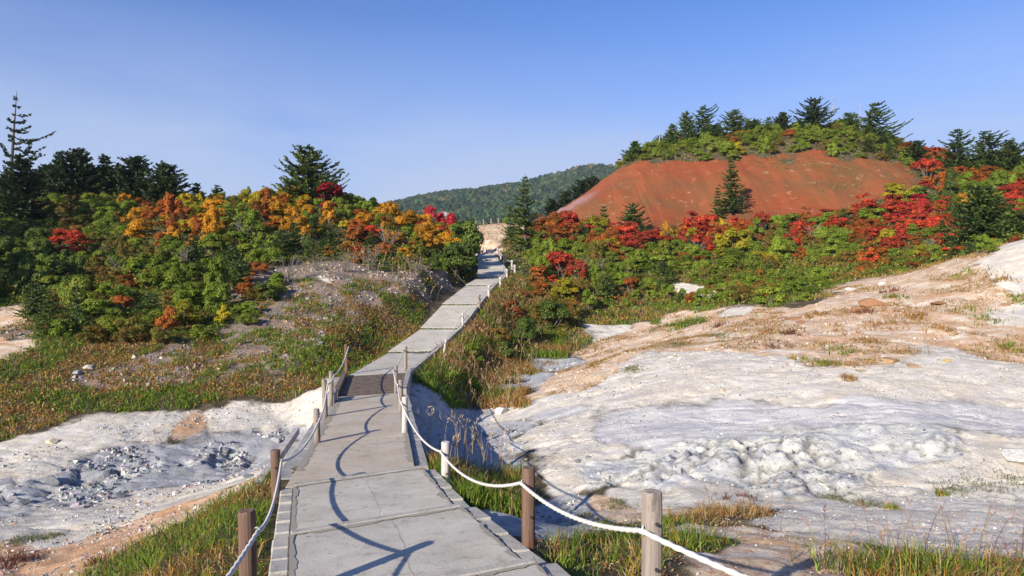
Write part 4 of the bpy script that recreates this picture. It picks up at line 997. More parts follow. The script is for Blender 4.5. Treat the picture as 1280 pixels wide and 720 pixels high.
LANDM = [(12, 190, "the tall flagged conifer"), (60, 330, "the shaded hollow at far left"), (170, 230, "the dark skyline firs"), (385, 225, "the lone spreading fir"), (300, 330, "the left grass slope"), (410, 350, "the rubble patch on the left"),
         (565, 272, "the shelter roof"), (596, 330, "the shaded top of the path"), (656, 262, "the slim spruce"), (699, 335, "the vivid red maple by the path"), (695, 265, "the left toe of the red dome"), (790, 270, "the low bushy fir under the dome"),
         (914, 240, "the slender fir before the dome"), (850, 378, "the white pool edge"), (915, 305, "the glowing yellow-green shrub"), (1000, 340, "the green flat"), (870, 180, "the wind-bent crest fir"), (1018, 165, "the dense crest fir with bent tip"), (1100, 180, "the flagged fir ending the crest"),
         (1110, 210, "the dome's right shoulder"), (1100, 275, "the middle of the right thicket"), (1200, 205, "the layered fir on the right skyline"), (1230, 285, "the bright fir bush at right"), (1170, 340, "the bare slope at right")]
def shrub_label(words, px, py, size, sz0):
    d = [math.hypot((px - a) / 1.3, py - b) for a, b, _ in LANDM]; i = int(np.argmin(d)); a, b, nm = LANDM[i]
    dx, dy = px - a, py - b
    if d[i] < 9: rel = "close by"
    elif abs(dx) > 2.2 * abs(dy): rel = "left of" if dx < 0 else "right of"
    elif abs(dy) > 2.2 * abs(dx): rel = "above" if dy < 0 else "below"
    else: rel = ("above" if dy < 0 else "below") + (" and left of" if dx < 0 else " and right of")
    q = size / sz0; sz_ = "large " if q > 1.2 else "small " if q < .97 else ""
    return (sz_ + words + " " + rel + " " + nm)
def cell_pts(x0, x1, y0, y1, s):
    X, Y = np.meshgrid(np.arange(x0, x1, s), np.arange(y0, y1, s))
    X = X.ravel(); Y = Y.ravel()
    return X + rs.uniform(-.42, .42, len(X)) * s, Y + rs.uniform(-.42, .42, len(X)) * s
cand = [cell_pts(-44, 1, 24, 60, 1.17), cell_pts(-4, 72, 28, 66, 1.45), cell_pts(0, 78, 66, 100, 1.95)]
dS, _ = seg_dist(np.concatenate([c[0] for c in cand]), np.concatenate([c[1] for c in cand]), CLIMB)
X = np.concatenate([c[0] for c in cand]); Yc = np.concatenate([c[1] for c in cand]); SZ = np.concatenate([np.full(len(c[0]), s) for c, s in zip(cand, (.80, .92, 1.25))])
Zc = ground_z(X, Yc)
order = np.argsort(Yc)
shrub_list = []
for i in order:
    x, y, z = X[i], Yc[i], Zc[i]
    bx, by = 640 + x / y * F, 360 - z / y * F
    if bx < -130 or bx > 1400 or dS[i] < 1.75: continue
    if y < 64 and -2 < x < 3 and x > np.interp(y, [26, 34, 44, 60], [-3.2, -1.8, -.7, -1.5]) and dS[i] < 3.1:
        if dS[i] < 2.0 or y > 41: continue
        SZ[i] = .40
    left = bx < 596 if y < 62 else bx < 585
    if left and by > np.interp(bx, LOWX, LOWY) + rs.uniform(-8, 6): continue
    if not left:
        if bx < 630 and y > 62: continue
        if by > np.interp(bx, RLX, RLY) + rs.uniform(-8, 6): continue
    if cls_at(x, y, 'r') > .42 or cls_at(x, y, 'w') > .5 or cls_at(x, y, 't') > .6 or (cls_at(x, y, 'k') > .62 and 352 < bx < 500): continue
    if 965 < bx < 1075 and 332 < by < 350: continue
    cy_ = by - .55 / y * F * 1.5
    q = np.argmin(((ap[:, 0] - bx - rs.normal(0, 10)) / 1.25) ** 2 + (ap[:, 1] - cy_ - rs.normal(0, 6)) ** 2)
    k = ac[q]
    u = rs.random()
    if k in 'o' and u < .34: k = 'gmegy'[int(rs.integers(5))]
    elif k in 'r' and u < .24: k = 'gmegf'[int(rs.integers(5))]
    elif k == 'g' and u < (.10 if y > 86 else .22): k = 'mmfye'[int(rs.integers(5))]
    elif k == 'g' and (u > .60 or y > 86): k = 'b'
    elif k == 'd' and u < .40: k = 'gbm'[int(rs.integers(3))]
    size = SZ[i] * rs.uniform(.75, 1.40) * SH[k][4] * (.88 if left else 1)
    low = (np.interp(bx, LOWX, LOWY) - by) if left else (np.interp(bx, RLX, RLY) - by)
    size *= .55 + .45 * min(1, max(0, low / 40))
    shrub_list.append((k, x, y, z, size, bx, by))
for (k, x, y, z, size, bx, by) in shrub_list:
    nm, fam, mat, words, sc = SH[k]
    if counts.get(k, 0) >= 298:
        k = next((q for q in {'g': 'bfdm', 'b': 'gfdm', 'd': 'fgb', 'r': 'em', 'f': 'dbm', 'm': 'bef'}.get(k, 'fbd') if counts.get(q, 0) < 298), None)
        if k is None: continue
        nm, fam, mat, words, sc = SH[k]
    counts[k] = counts.get(k, 0) + 1
    npr = {'leafy': 4, 'maple': 4, 'scrub': 3, 'fir': 4}[fam]
    if k == 'e' and rs.random() < .4: fam, npr = 'leafy', 4
    cr, wd_ = protos[fam, int(rs.integers(npr))]
    sx = size * rs.uniform(.95, 1.3); szz = size * rs.uniform(.85, 1.25) * (1.25 if fam == 'fir' and rs.random() < .35 else 1) * (.62 if fam == 'fir' else 1.02)
    if fam == 'fir': sx *= .85
    if rs.random() < .10: szz *= rs.uniform(1.3, 1.7); sx *= .85
    plant(nm, cr, wd_, mat, (x, y, z - .05), (sx, sx, szz), rs.uniform(0, 6.28), shrub_label(words, bx, by - .6 * size / y * F, size, (.80 if bx < 600 else .92 if y < 66 else 1.25) * sc), "shrub", GRPN[nm],
          "needles" if fam == 'fir' else "foliage", "stems")
    placed += 1
print("shrubs", placed, counts)
def special(px, py, k, fam, w, h, label, Y=None, cat="shrub", name=None):
    q = hit(px, py) if Y is None else seat(px, py, Y)
    nm, f2, mat, _, _ = SH[k]; cr, wd_ = protos[fam, int(rs.integers(3))]
    y = q[1]
    plant(name or nm, cr, wd_, mat, (q[0], y, ground_z(q[0], y) - .05), (w / F * y / 1.5, w / F * y / 1.5, h / F * y / 1.0), rs.uniform(0, 6.28), label, cat)
special(699, 352, 'r', 'maple', 40, 42, "vivid red maple shrub standing up beside the climbing path above the ditch")
special(672, 356, 'e', 'maple', 36, 26, "rusty red shrub left of the vivid red maple by the path")
special(411, 252, 'c', 'maple', 40, 36, "crimson shrub at the foot of the lone fir on the crest", Y=49)
special(915, 322, 'y', 'leafy', 50, 36, "yellow-green shrub glowing in the middle of the thicket under the red dome")
for px, Y_, w_, h_, lb in ((573, 42, 62, 46, "big dark green bush shading the path from its left, nearest of three"), (577, 48, 56, 48, "big dark green bush left of the shaded stretch of path, middle of three"), (583, 54, 46, 44, "big dark green bush at the left of the path's head, farthest of three")):
    special(px, 300, 'd', 'leafy', w_, h_, lb, Y=Y_)
for px, w_, h_, lb in ((541, 30, 32, "crimson shrub left of the shelter roof at the path's head"), (559, 32, 31, "crimson shrub right in front of the small shelter roof"), (578, 28, 26, "crimson shrub at the edge of the tan rise by the path's head")):
    special(px, 280, 'c', 'maple', w_, h_, lb, Y=60)
for px, py, k_, f_, w_, h_, lb in ((641, 398, 'e', 'maple', 36, 24, "rusty low bush on the bank right of the climbing path"), (668, 402, 'm', 'scrub', 42, 30, "olive bush below the vivid red maple on the bank"), (618, 430, 'm', 'scrub', 40, 24, "rust-tipped low bush among the plumed grass"), (652, 428, 'd', 'leafy', 44, 30, "dark green bush at the edge of the shaded ditch"),
        (690, 412, 'd', 'leafy', 46, 34, "dark bush right of the olive one above the ditch"), (712, 396, 'm', 'scrub', 40, 28, "brownish bush at the right end of the bank"), (594, 452, 'g', 'leafy', 34, 22, "green bush low on the bank near the plumed grass"), (630, 450, 'd', 'leafy', 40, 24, "dark low bush overhanging the ditch bottom"), (560, 478, 'g', 'scrub', 36, 20, "green tufted bush by the far bridge end"), (672, 374, 'e', 'maple', 36, 24, "rusty bush at the foot of the vivid red maple")):
    special(px, py, k_, f_, w_, h_, lb)
special(1090, 326, 'e', 'maple', 34, 20, "orange-red shrub at the lower edge of the right thicket")
def twig_mesh(seed, n=13):
    r = np.random.default_rng(seed); B = Buf()
    for i in range(n):
        a = r.uniform(0, 6.28); L = r.uniform(.6, 1.15); o_ = r.uniform(.15, .6); t = np.linspace(0, 1, 6)
        pts = np.c_[math.cos(a) * o_ * t ** 1.3, math.sin(a) * o_ * t ** 1.3, L * t - .1] + np.cumsum(r.normal(0, .022, (6, 3)), 0); B.tube(pts, np.linspace(.014, .005, 6), 4)
        for q in range(4):
            k = int(r.integers(2, 5)); d = np.array([math.cos(a + r.normal(0, .9)), math.sin(a + r.normal(0, .9)), r.uniform(.4, 1.3)]) * r.uniform(.15, .38); B.tube([pts[k], pts[k] + d * .5 + r.normal(0, .02, 3), pts[k] + d], [.007, .005, .002], 3)
    return B.mesh("twigs", M['stem'])
TW = [twig_mesh(700 + i) for i in range(3)]
for i, (px, py, h_, lb) in enumerate(((430, 340, 34, "at the top of the rubble left of the path"), (462, 338, 40, "in front of the orange shrubs above the rubble"), (357, 356, 46, "at the left end of the rubble bank"), (395, 338, 30, "under the dark bushes above the rubble"), (522, 345, 34, "on the bank just left of the climbing path"),
        (232, 335, 34, "among green bushes on the left flank"), (304, 300, 36, "in the middle of the left thicket"), (484, 312, 40, "below the orange crest near the path"), (560, 338, 30, "close to the path under the big bushes"), (722, 350, 36, "right of the vivid red maple"), (745, 348, 32, "farther right of the vivid red maple"),
        (1015, 305, 30, "at the left of the red thicket"), (800, 292, 34, "near the low bushy fir under the dome"), (150, 345, 32, "at the edge of the shaded hollow"), (1165, 318, 26, "at the foot of the right thicket"), (870, 320, 28, "in the green thicket under the dome"))):
    q = hit(px, py); k = .8 * h_ / F * q[1]; o = link("bare_shrub", TW[i % 3], None, (q[0], q[1], q[2] - .05)); o.scale = (k, k, k); o.rotation_euler = (0, 0, i * 1.3)
    tag(o, "bare grey twiggy shrub " + lb, "shrub", "bare twiggy shrubs")
#--PART4--

# ------------------------------------------------------------------ grass, undergrowth, gravel
M['blade'] = col_material("grass_blades", .35, .55)
M['litter'] = col_material("undergrowth_leaves", .3, .6)
rg = np.random.default_rng(5)
def mixcol(cols, wts_, n_, jit=.18, r=rg):
    c = np.array(cols)[r.choice(len(cols), n_, p=np.array(wts_) / sum(wts_))]
    return np.clip(c * (1 + r.normal(0, jit, (n_, 1))) * (1 + r.normal(0, jit * .35, (n_, 3))), .004, .9)
GREEN = [(.12, .19, .018), (.16, .24, .025), (.23, .27, .035), (.075, .12, .014)]
RUST = [(.32, .15, .025), (.40, .22, .04), (.25, .10, .03), (.38, .27, .08)]
STRAW = [(.42, .32, .16), (.34, .23, .10), (.50, .41, .24), (.24, .14, .07)]
def blades(name, x, y, h, w, cols, lean=.45, label=None, parent=None, zoff=-.02, r=rg):
    n_ = len(x); z = ground_z(x, y) + zoff
    a = r.uniform(0, 2 * np.pi, n_); f = r.uniform(0, 2 * np.pi, n_)
    sx, sy = np.cos(f) * w / 2, np.sin(f) * w / 2
    ln = h * lean * np.abs(r.normal(.7, .5, n_)); dx, dy = np.cos(a) * ln, np.sin(a) * ln
    b0 = np.c_[x - sx, y - sy, z]; b1 = np.c_[x + sx, y + sy, z]
    m0 = np.c_[x - sx * .8 + dx * .3, y - sy * .8 + dy * .3, z + h * .58]; m1 = np.c_[x + sx * .8 + dx * .3, y + sy * .8 + dy * .3, z + h * .58]
    t = np.c_[x + dx, y + dy, z + h * (1 - .25 * np.minimum(1, (ln / h) ** 2))]
    V = np.stack([b0, b1, m1, m0, t], 1).reshape(-1, 3); i = np.arange(n_) * 5
    Q = np.c_[i, i + 1, i + 2, i + 3]; T = np.c_[i + 3, i + 2, i + 4]
    me = np_mesh(name, V, [Q, T], M['blade'], col=np.repeat(cols, 5, 0))
    return tag(link(name, me, parent), kind='stuff')
def scatter(x0, x1, y0, y1, n_, clump=0.0, cn=5, r=rg):
    if clump:
        m_ = n_ // cn; X = r.uniform(x0, x1, m_); Y = r.uniform(y0, y1, m_)
        X = np.repeat(X, cn) + r.normal(0, clump, m_ * cn); Y = np.repeat(Y, cn) + r.normal(0, clump, m_ * cn)
        return X, Y
    return r.uniform(x0, x1, n_), r.uniform(y0, y1, n_)
def keep(X, Y, *masks):
    k = np.ones(len(X), bool)
    for m_ in masks: k &= m_
    return X[k], Y[k]
def scr(X, Y):
    Z = ground_z(X, Y); return 640 + X / Y * F, 360 - Z / Y * F
def off_path(X, Y, lim_s=1.02, lim_c=1.0):
    d1, _ = seg_dist(X, Y, STAIR); d2, _ = seg_dist(X, Y, CLIMB); d3, _ = seg_dist(X, Y, CL[3:7])
    return (d1 > lim_s) & (d2 > lim_c) & (d3 > 1.05)
S_ = lambda X, Y: cls_at(X, Y, 's')
# undergrowth: a leafy ground cover below and between the shrubs
def litter(name, X, Y, hmax, size, cols, r=rg):
    n_ = len(X); Z = ground_z(X, Y) + np.abs(r.normal(0, .5, n_)) * hmax * (.6 + .9 * np.clip(fbm(X, Y, 1.1, 3, seed=33) * 2 + .5, 0, 1.3)); c = np.c_[X, Y, Z]
    nn = rot_frames(r, n_) * .8 + np.array([0, 0, .7]); nn /= np.linalg.norm(nn, axis=1, keepdims=True)
    u = np.cross(nn, rot_frames(r, n_)); u /= np.linalg.norm(u, axis=1, keepdims=True); v = np.cross(nn, u); L = (size * r.uniform(.6, 1.4, n_))[:, None]
    V = np.stack([c - u * L, c - v * L * .5, c + u * L, c + v * L * .5], 1).reshape(-1, 3)
    return tag(link(name, np_mesh(name, V, [np.arange(n_ * 4).reshape(n_, 4)], M['litter'], col=np.repeat(cols, 4, 0))), kind='stuff')
# near banks, left and right of the stairs
X, Y = scatter(-6.5, -.6, 2.6, 12.5, 46000, .05, 6); X, Y = keep(X, Y, S_(X, Y) + .35 * fbm(X, Y, .8, 3) > .52, off_path(X, Y, 1.05))
n_ = len(X); patch = fbm(X, Y, .9, 2, seed=3) + .16 * np.clip((-X - 2.6) / 3, 0, 1.2)
cg = mixcol(GREEN, (4, 4, 2, 2), n_); cr_ = mixcol(RUST + STRAW, (3, 3, 2, 2, 1, 1, 1, 1), n_)
cols = np.where((patch + rg.normal(0, .12, n_) > .10)[:, None], cr_, cg)
blades("grass", X, Y, rg.uniform(.06, .22, n_), rg.uniform(.005, .012, n_), cols, 1.25)
X, Y = scatter(.3, 9.0, 2.6, 10.5, 52000, .06, 7)
sp_, py_ = scr(X, Y); X, Y = keep(X, Y, S_(X, Y) + .9 * fbm(X, Y, .7, 3) > .74, off_path(X, Y, 1.05)); n_ = len(X)
patch = fbm(X, Y, 1.0, 3, seed=6) + .12 * np.clip((Y - 6.5) / 2, -.6, 1)
cg = mixcol(GREEN, (3, 3, 2, 3), n_); cr_ = mixcol(RUST + STRAW, (2, 2, 3, 2, 2, 2, 1, 2), n_)
cols = np.where((patch + rg.normal(0, .12, n_) > -.04)[:, None], cr_, cg)
blades("grass", X, Y, rg.uniform(.05, .24, n_), rg.uniform(.005, .012, n_), cols, 1.3)
X, Y = scatter(.3, 9.0, 2.6, 10.5, 30000, .08, 8); X, Y = keep(X, Y, S_(X, Y) + .9 * fbm(X, Y, .7, 3) > .50, off_path(X, Y, 1.05)); n_ = len(X)
litter("thatch", X, Y, .045, .014, mixcol(RUST + STRAW + GREEN, (2, 1, 4, 1, 3, 4, 1, 4, 1, 1, 0, 1), n_))
X, Y = scatter(-6.5, -.6, 2.6, 12.5, 22000, .06, 6); X, Y = keep(X, Y, S_(X, Y) + .6 * fbm(X, Y, .8, 3) > .45, off_path(X, Y, 1.05)); n_ = len(X)
litter("thatch", X, Y, .06, .014, mixcol(RUST + STRAW + GREEN, (2, 2, 3, 1, 2, 2, 1, 2, 3, 3, 1, 2), n_))
# grass between stairs and ditch, and on the ditch edge
X, Y = scatter(-1.9, 1.2, 7.6, 13.5, 26000, .05, 7); px_, py_ = scr(X, Y)
X, Y = keep(X, Y, off_path(X, Y, 1.0), (px_ < 655), (py_ > 575), fbm(X, Y, .9, 2, seed=9) > -.22); n_ = len(X)
cols = np.where((fbm(X, Y, .7, 2, seed=4) + rg.normal(0, .12, n_) > .05)[:, None], mixcol(RUST + STRAW, (3, 3, 3, 2, 2, 2, 1, 2), n_), mixcol(GREEN, (3, 2, 1, 4), n_))
blades("grass", X, Y, rg.uniform(.12, .42, n_), rg.uniform(.007, .016, n_), cols, .7)
# the grassy slope at the left, up to the talus
X, Y = scatter(-30, -4.2, 14.5, 34, 210000, .10, 7); px_, py_ = scr(X, Y)
ws = S_(X, Y) + .95 * cls_at(X, Y, 'k') * (fbm(X, Y, .8, 3, seed=2) > np.where(py_ > 385, -.08, .035)) * (py_ > 350)
X, Y = keep(X, Y, px_ > -60, ws + .9 * fbm(X, Y, .9, 3, seed=7) - .15 * fbm(X, Y, .3, 2, seed=17) > .50 + .16 * (px_ > 200), off_path(X, Y, 1, .95), cls_at(X, Y, 'w') < .5); n_ = len(X); px_, py_ = scr(X, Y)
patch = fbm(X, Y, 2.0, 3, seed=8) + .7 * fbm(X, Y, .55, 2, seed=18)
cg = mixcol(GREEN + RUST, (4, 3, 2, 4, .4, .4, .2, .2), n_); cr_ = mixcol(RUST + STRAW + GREEN, (3, 3, 3, 2, 1, 1.2, .4, 2, 1, .5, 0, 1), n_)
cols = np.where((patch + rg.normal(0, .10, n_) > -.02 + .07 * (px_ < 230))[:, None], cr_, cg)
blades("grass", X, Y, rg.uniform(.04, .22, n_) * np.where(patch > .05, .8, 1.15), rg.uniform(.014, .030, n_), cols, 1.15)
k = rg.random(n_) < .42
litter("low_herbs", X[k], Y[k], .16, .036, np.where((patch[k] > .0)[:, None], mixcol(RUST + STRAW + GREEN, (3, 3, 3, 2, 1, 1, .3, 2, 1, 1, 0, 2), int(k.sum())), mixcol(GREEN + RUST, (4, 4, 2, 4, .5, .3, .3, .2), int(k.sum()))))
# plumed grass on the embankment right of the path
X, Y = scatter(-3.4, 5.5, 20, 46, 120000, .11, 9); px_, py_ = scr(X, Y); d2, _ = seg_dist(X, Y, CLIMB)
X, Y = keep(X, Y, off_path(X, Y, 1, 1.0), X > np.interp(Y, [20, 26, 34, 46], [-3.0, -2.9, -1.4, -.8]), (py_ < 512), d2 < 5.2 + fbm(X, Y, 1.5, 2) * 3 + (Y > 34) * .5, (S_(X, Y) > .3) | (d2 < 4.0 + fbm(X, Y, 1.2, 2) * 2)); n_ = len(X)
patch = fbm(X, Y, 1.9, 3, seed=11) + .5 * fbm(X, Y, .6, 2, seed=13)
cols = np.where((patch + rg.normal(0, .10, n_) > -.02)[:, None], mixcol(RUST + STRAW, (3, 2, 3, 2, 1, 2, .5, 3), n_), mixcol(GREEN, (4, 3, 1, 4), n_))
blades("plumed_grass", X, Y, rg.uniform(.10, .42, n_), rg.uniform(.014, .032, n_), cols, .9)
# green flat and the meadow strips beyond the white ground
X, Y = scatter(0, 32, 32, 58, 95000, .16, 8); px_, py_ = scr(X, Y)
X, Y = keep(X, Y, px_ > 690, off_path(X, Y, 1, 1.2), S_(X, Y) + .5 * fbm(X, Y, 2.2, 3, seed=14) > .5, py_ > 312, cls_at(X, Y, 'w') < .4); n_ = len(X)
patch = fbm(X, Y, 4, 3, seed=15) + .4 * fbm(X, Y, 1, 2, seed=19)
cols = np.where((patch + rg.normal(0, .09, n_) > -.01)[:, None], mixcol(RUST + STRAW + GREEN, (2, 3, 2, 2, 1, 1, .3, 2, 1, 1, 1, 1), n_), mixcol(GREEN, (4, 3, 1, 3), n_))
blades("grass", X, Y, rg.uniform(.08, .30, n_), rg.uniform(.022, .045, n_), cols, .9)
# low dry tufts dotted over the tan ground and along the moss lines
tx_, ty_ = [], []
TU = [(1050, 440, 26, 1), (1030, 455, 18, 1), (1085, 425, 30, 0), (1105, 408, 26, 0), (1060, 410, 26, 0), (1230, 395, 30, 1), (1210, 402, 22, 1), (1265, 435, 20, 1), (1200, 345, 26, 1), (1250, 350, 18, 0), (990, 418, 14, 2), (1120, 372, 16, 1), (1110, 365, 16, 2), (845, 432, 22, 3), (820, 412, 18, 3), (790, 462, 16, 3), (895, 420, 18, 3), (735, 440, 26, 0), (690, 452, 26, 0), (660, 466, 22, 1), (970, 432, 16, 2), (1060, 475, 10, 0), (1150, 398, 20, 0), (1180, 415, 22, 0), (900, 408, 16, 2), (870, 400, 30, 1), (820, 398, 24, 0), (1275, 375, 16, 1), (945, 640, 20, 0), (920, 625, 30, 2), (1080, 630, 26, 3), (1040, 622, 22, 3), (1115, 636, 10, 1), (1190, 612, 22, 3), (1230, 608, 30, 3), (1270, 605, 26, 3), (1175, 620, 10, 1), (770, 632, 20, 3), (730, 648, 16, 3), (830, 655, 26, 1), (760, 660, 20, 1), (1000, 450, 12, 1), (1020, 395, 18, 0), (1075, 390, 16, 2), (960, 415, 12, 0), (1140, 440, 16, 0), (640, 470, 14, 3), (760, 425, 14, 0), (60, 672, 18, 3), (30, 676, 22, 3), (25, 700, 26, 2), (120, 706, 24, 2)]
TC = {0: (RUST + STRAW, (3, 2, 4, 2, 1, 2, .5, 3)), 1: (GREEN + RUST, (3, 2, 2, 3, 1, 1, 1, 1)), 2: ([(.20, .07, .04), (.14, .05, .035), (.26, .12, .06), (.10, .06, .04)], (3, 3, 2, 2)), 3: ([(.14, .15, .06), (.19, .19, .09), (.09, .11, .05), (.26, .22, .10)], (3, 3, 2, 2))}
xs, ys, cs_, hs, wsb = [], [], [], [], []
for (px, py, wpx, kind) in TU:
    q = hit(px, py); k = 200 + int(wpx * 10); s_ = wpx / F * q[1] * .5
    X, Y = q[0] + rg.normal(0, s_ * .9, k), q[1] + rg.normal(0, s_ * 1.3, k)
    if kind != 3: m_ = fbm(X, Y, s_ * 1.3, 3, seed=int(px)) > .0; X, Y = X[m_], Y[m_]; k = len(X)
    xs.append(X); ys.append(Y); cs_.append(mixcol(*TC[kind], k)); hs.append(rg.uniform(.03, .17, k) * min(1.6, .6 + q[1] / 25) * (.55 if kind == 3 else 1)); wsb.append(rg.uniform(.006, .014, k) * max(1, q[1] / 12))
X, Y = scatter(1.0, 26, 17, 37, 90000, .09, 9); k = (cls_at(X, Y, 't') > .42) & (fbm(X, Y, 2.2, 4, .62, seed=28) > .085); X, Y = X[k], Y[k]
xs.append(X); ys.append(Y); cs_.append(mixcol(RUST + STRAW + GREEN, (2, 2, 4, 2, 1, 2, .5, 3, 1, .5, .5, 1), len(X))); hs.append(rg.uniform(.03, .16, len(X))); wsb.append(rg.uniform(.012, .025, len(X)))
X, Y = np.concatenate(xs), np.concatenate(ys)
blades("dry_tufts", X, Y, np.concatenate(hs), np.concatenate(wsb), np.concatenate(cs_), 1.1)
X, Y = scatter(1.0, 26, 17, 37, 60000, .08, 6); k = (cls_at(X, Y, 't') > .4) & (fbm(X, Y, 2.2, 4, .62, seed=28) > .06); X, Y = X[k], Y[k]
litter("low_herbs", X, Y, .07, .026, mixcol(RUST + STRAW + GREEN, (4, 3, 5, 2, 1, 2, .5, 4, .6, .4, .4, 1), len(X)))
X, Y = scatter(-7, 6, 61, 84, 12000, .25, 8); X, Y = keep(X, Y, off_path(X, Y, 1, 1.2), cls_at(X, Y, 't') > .3, fbm(X, Y, 2.5, 3, seed=71) > -.06); n_ = len(X)
litter("low_herbs", X, Y, .16, .055, mixcol(RUST + STRAW + GREEN, (3, 3, 3, 2, 2, 3, 1, 3, 1, 1, .5, 2), n_))
X, Y = scatter(6, 48, 72, 92, 30000, .22, 14); X, Y = keep(X, Y, cls_at(X, Y, 'r') > .4, fbm(X, Y, 5, 4, .6, seed=73) + .012 * (X - 26) > .14); n_ = len(X)
litter("low_herbs", X, Y, .14, .06, mixcol(GREEN + RUST + STRAW, (2, 1, 1, 3, 1, 1, 2, 1, .5, 1, .2, 2), n_))
# moss in the joints of the climb
xs, ys = [], []
for k in range(7, 12):
    a, b = edge3(k); t = rg.uniform(0, 1, 260); dirv = (edge3(k)[0] - edge3(k - 1)[0]).normalized()
    xs.append(a.x + (b.x - a.x) * t + dirv.x * rg.uniform(-.06, .04, 260)); ys.append(a.y + (b.y - a.y) * t + dirv.y * rg.uniform(-.06, .04, 260))
X, Y = np.concatenate(xs), np.concatenate(ys); zz = np.interp(Y, [c[1] for c in CL[6:]], [c[2] for c in CL[6:]]) - ground_z(X, Y)
o = blades("moss", X, Y, rg.uniform(.03, .07, len(X)), rg.uniform(.02, .04, len(X)), mixcol(GREEN[2:] + [(.10, .10, .03)], (1, 2, 2), len(X)), 1.0, zoff=zz)

# tall stalks with feathery heads
def stalks(name, X, Y, h, head, hw, col_stem, col_head, r=rg, bend=.18, nodes=6, zoff=-.02, sw=.004):
    B = Buf(); n_ = len(X); Z = ground_z(X, Y) + zoff; C = []
    a = r.uniform(0, 6.28, n_); lean = h * np.abs(r.normal(bend, bend * .5, n_))
    for i in range(n_):
        t = np.linspace(0, 1, 6); d = np.array([math.cos(a[i]), math.sin(a[i])])
        pts = np.c_[X[i] + d[0] * lean[i] * t ** 2, Y[i] + d[1] * lean[i] * t ** 2, Z[i] + h[i] * t]
        k0 = B.n; s_ = sw * max(1, Y[i] / 9); B.tube(pts, np.linspace(s_, s_ * .5, 6), 3); C.append(np.tile(col_stem[i], (B.n - k0, 1)))
        k0 = B.n; m_ = nodes
        f = r.uniform(0, 1, m_); c = pts[-1] + (pts[-1] - pts[-2]) / np.linalg.norm(pts[-1] - pts[-2]) * (f * head[i])[:, None] - np.array([0, 0, .3 * head[i]])
        dr = np.c_[d[0] * .5 + r.normal(0, .35, m_), d[1] * .5 + r.normal(0, .35, m_), r.uniform(.35, 1.1, m_)]; dr /= np.linalg.norm(dr, axis=1, keepdims=True)
        wv = np.cross(dr, r.normal(size=(m_, 3))); wv /= np.linalg.norm(wv, axis=1, keepdims=True)
        L = head[i] * r.uniform(.4, .8, m_)[:, None]
        B.quads(c, c + dr * L * .5 - wv * hw[i], c + dr * L, c + dr * L * .5 + wv * hw[i], np.full(m_, .5)); C.append(np.tile(col_head[i], (B.n - k0, 1)) * r.uniform(.75, 1.2, (B.n - k0, 1)))
    me = np_mesh(name, np.concatenate(B.V), [np.concatenate(B.Q)], M['blade'], col=np.concatenate(C))
    return tag(link(name, me), kind='stuff')
# right foreground stalks
def near_px(pts, spread, k):
    X, Y = [], []
    for (px, py) in pts:
        q = hit(px, py); X.append(q[0] + rg.normal(0, spread, k)); Y.append(q[1] + rg.normal(0, spread, k))
    return np.concatenate(X), np.concatenate(Y)
X, Y = near_px([(1060, 715), (1100, 712), (1140, 715), (1170, 718), (1210, 715), (1250, 716), (1010, 700), (1190, 705), (1275, 700), (960, 660), (930, 650)], .26, 4); n_ = len(X)
stalks("seed_grass", X, Y, rg.uniform(.18, .68, n_), rg.uniform(.05, .11, n_), np.full(n_, .0045), mixcol([(.28, .10, .06), (.34, .22, .10), (.20, .07, .06)], (2, 2, 1), n_), mixcol([(.36, .20, .13), (.42, .26, .17), (.22, .10, .09)], (2, 2, 1), n_), bend=.22)
X, Y = near_px([(1060, 717), (1100, 718), (1130, 717), (1160, 719), (1190, 718)], .16, 170); n_ = len(X)
blades("grass", X, Y, rg.uniform(.10, .38, n_), rg.uniform(.007, .014, n_), np.where((rg.random(n_) > .3)[:, None], mixcol(GREEN, (3, 3, 2, 3), n_), mixcol(RUST + STRAW, (1,) * 8, n_)), .8)
X, Y = near_px([(590, 590), (600, 575), (575, 580), (610, 600), (565, 600), (630, 600), (530, 560)], .25, 6); n_ = len(X)
stalks("seed_grass", X, Y, rg.uniform(.5, 1.05, n_), rg.uniform(.12, .22, n_), np.full(n_, .009), mixcol(STRAW, (2, 2, 1, 1), n_), mixcol([(.40, .30, .20), (.46, .36, .26)], (1, 1), n_), bend=.15)
X, Y = scatter(-2.6, 4.5, 21, 42, 1500); d2, _ = seg_dist(X, Y, CLIMB)
X, Y = keep(X, Y, d2 > 1.3, d2 < 4.2, X > np.interp(Y, [20, 26, 34, 46], [-2.8, -2.6, -1.2, -.6])); X, Y = X[:430], Y[:430]; n_ = len(X)
stalks("plumed_grass", X, Y, rg.uniform(.35, .75, n_), rg.uniform(.12, .20, n_), rg.uniform(.010, .018, n_), mixcol(STRAW, (2, 2, 1, 2), n_), mixcol([(.36, .25, .15), (.30, .16, .08), (.42, .33, .22)], (2, 2, 1), n_), bend=.32, nodes=5, sw=.003)
X, Y = near_px([(470, 340), (500, 350), (520, 350), (455, 330), (720, 350), (740, 345)], .7, 7); n_ = len(X)
stalks("seed_grass", X, Y, rg.uniform(.5, .9, n_), rg.uniform(.15, .25, n_), np.full(n_, .018), mixcol(STRAW, (2, 2, 1, 2), n_), mixcol(STRAW, (2, 1, 3, 1), n_), bend=.2, sw=.003)

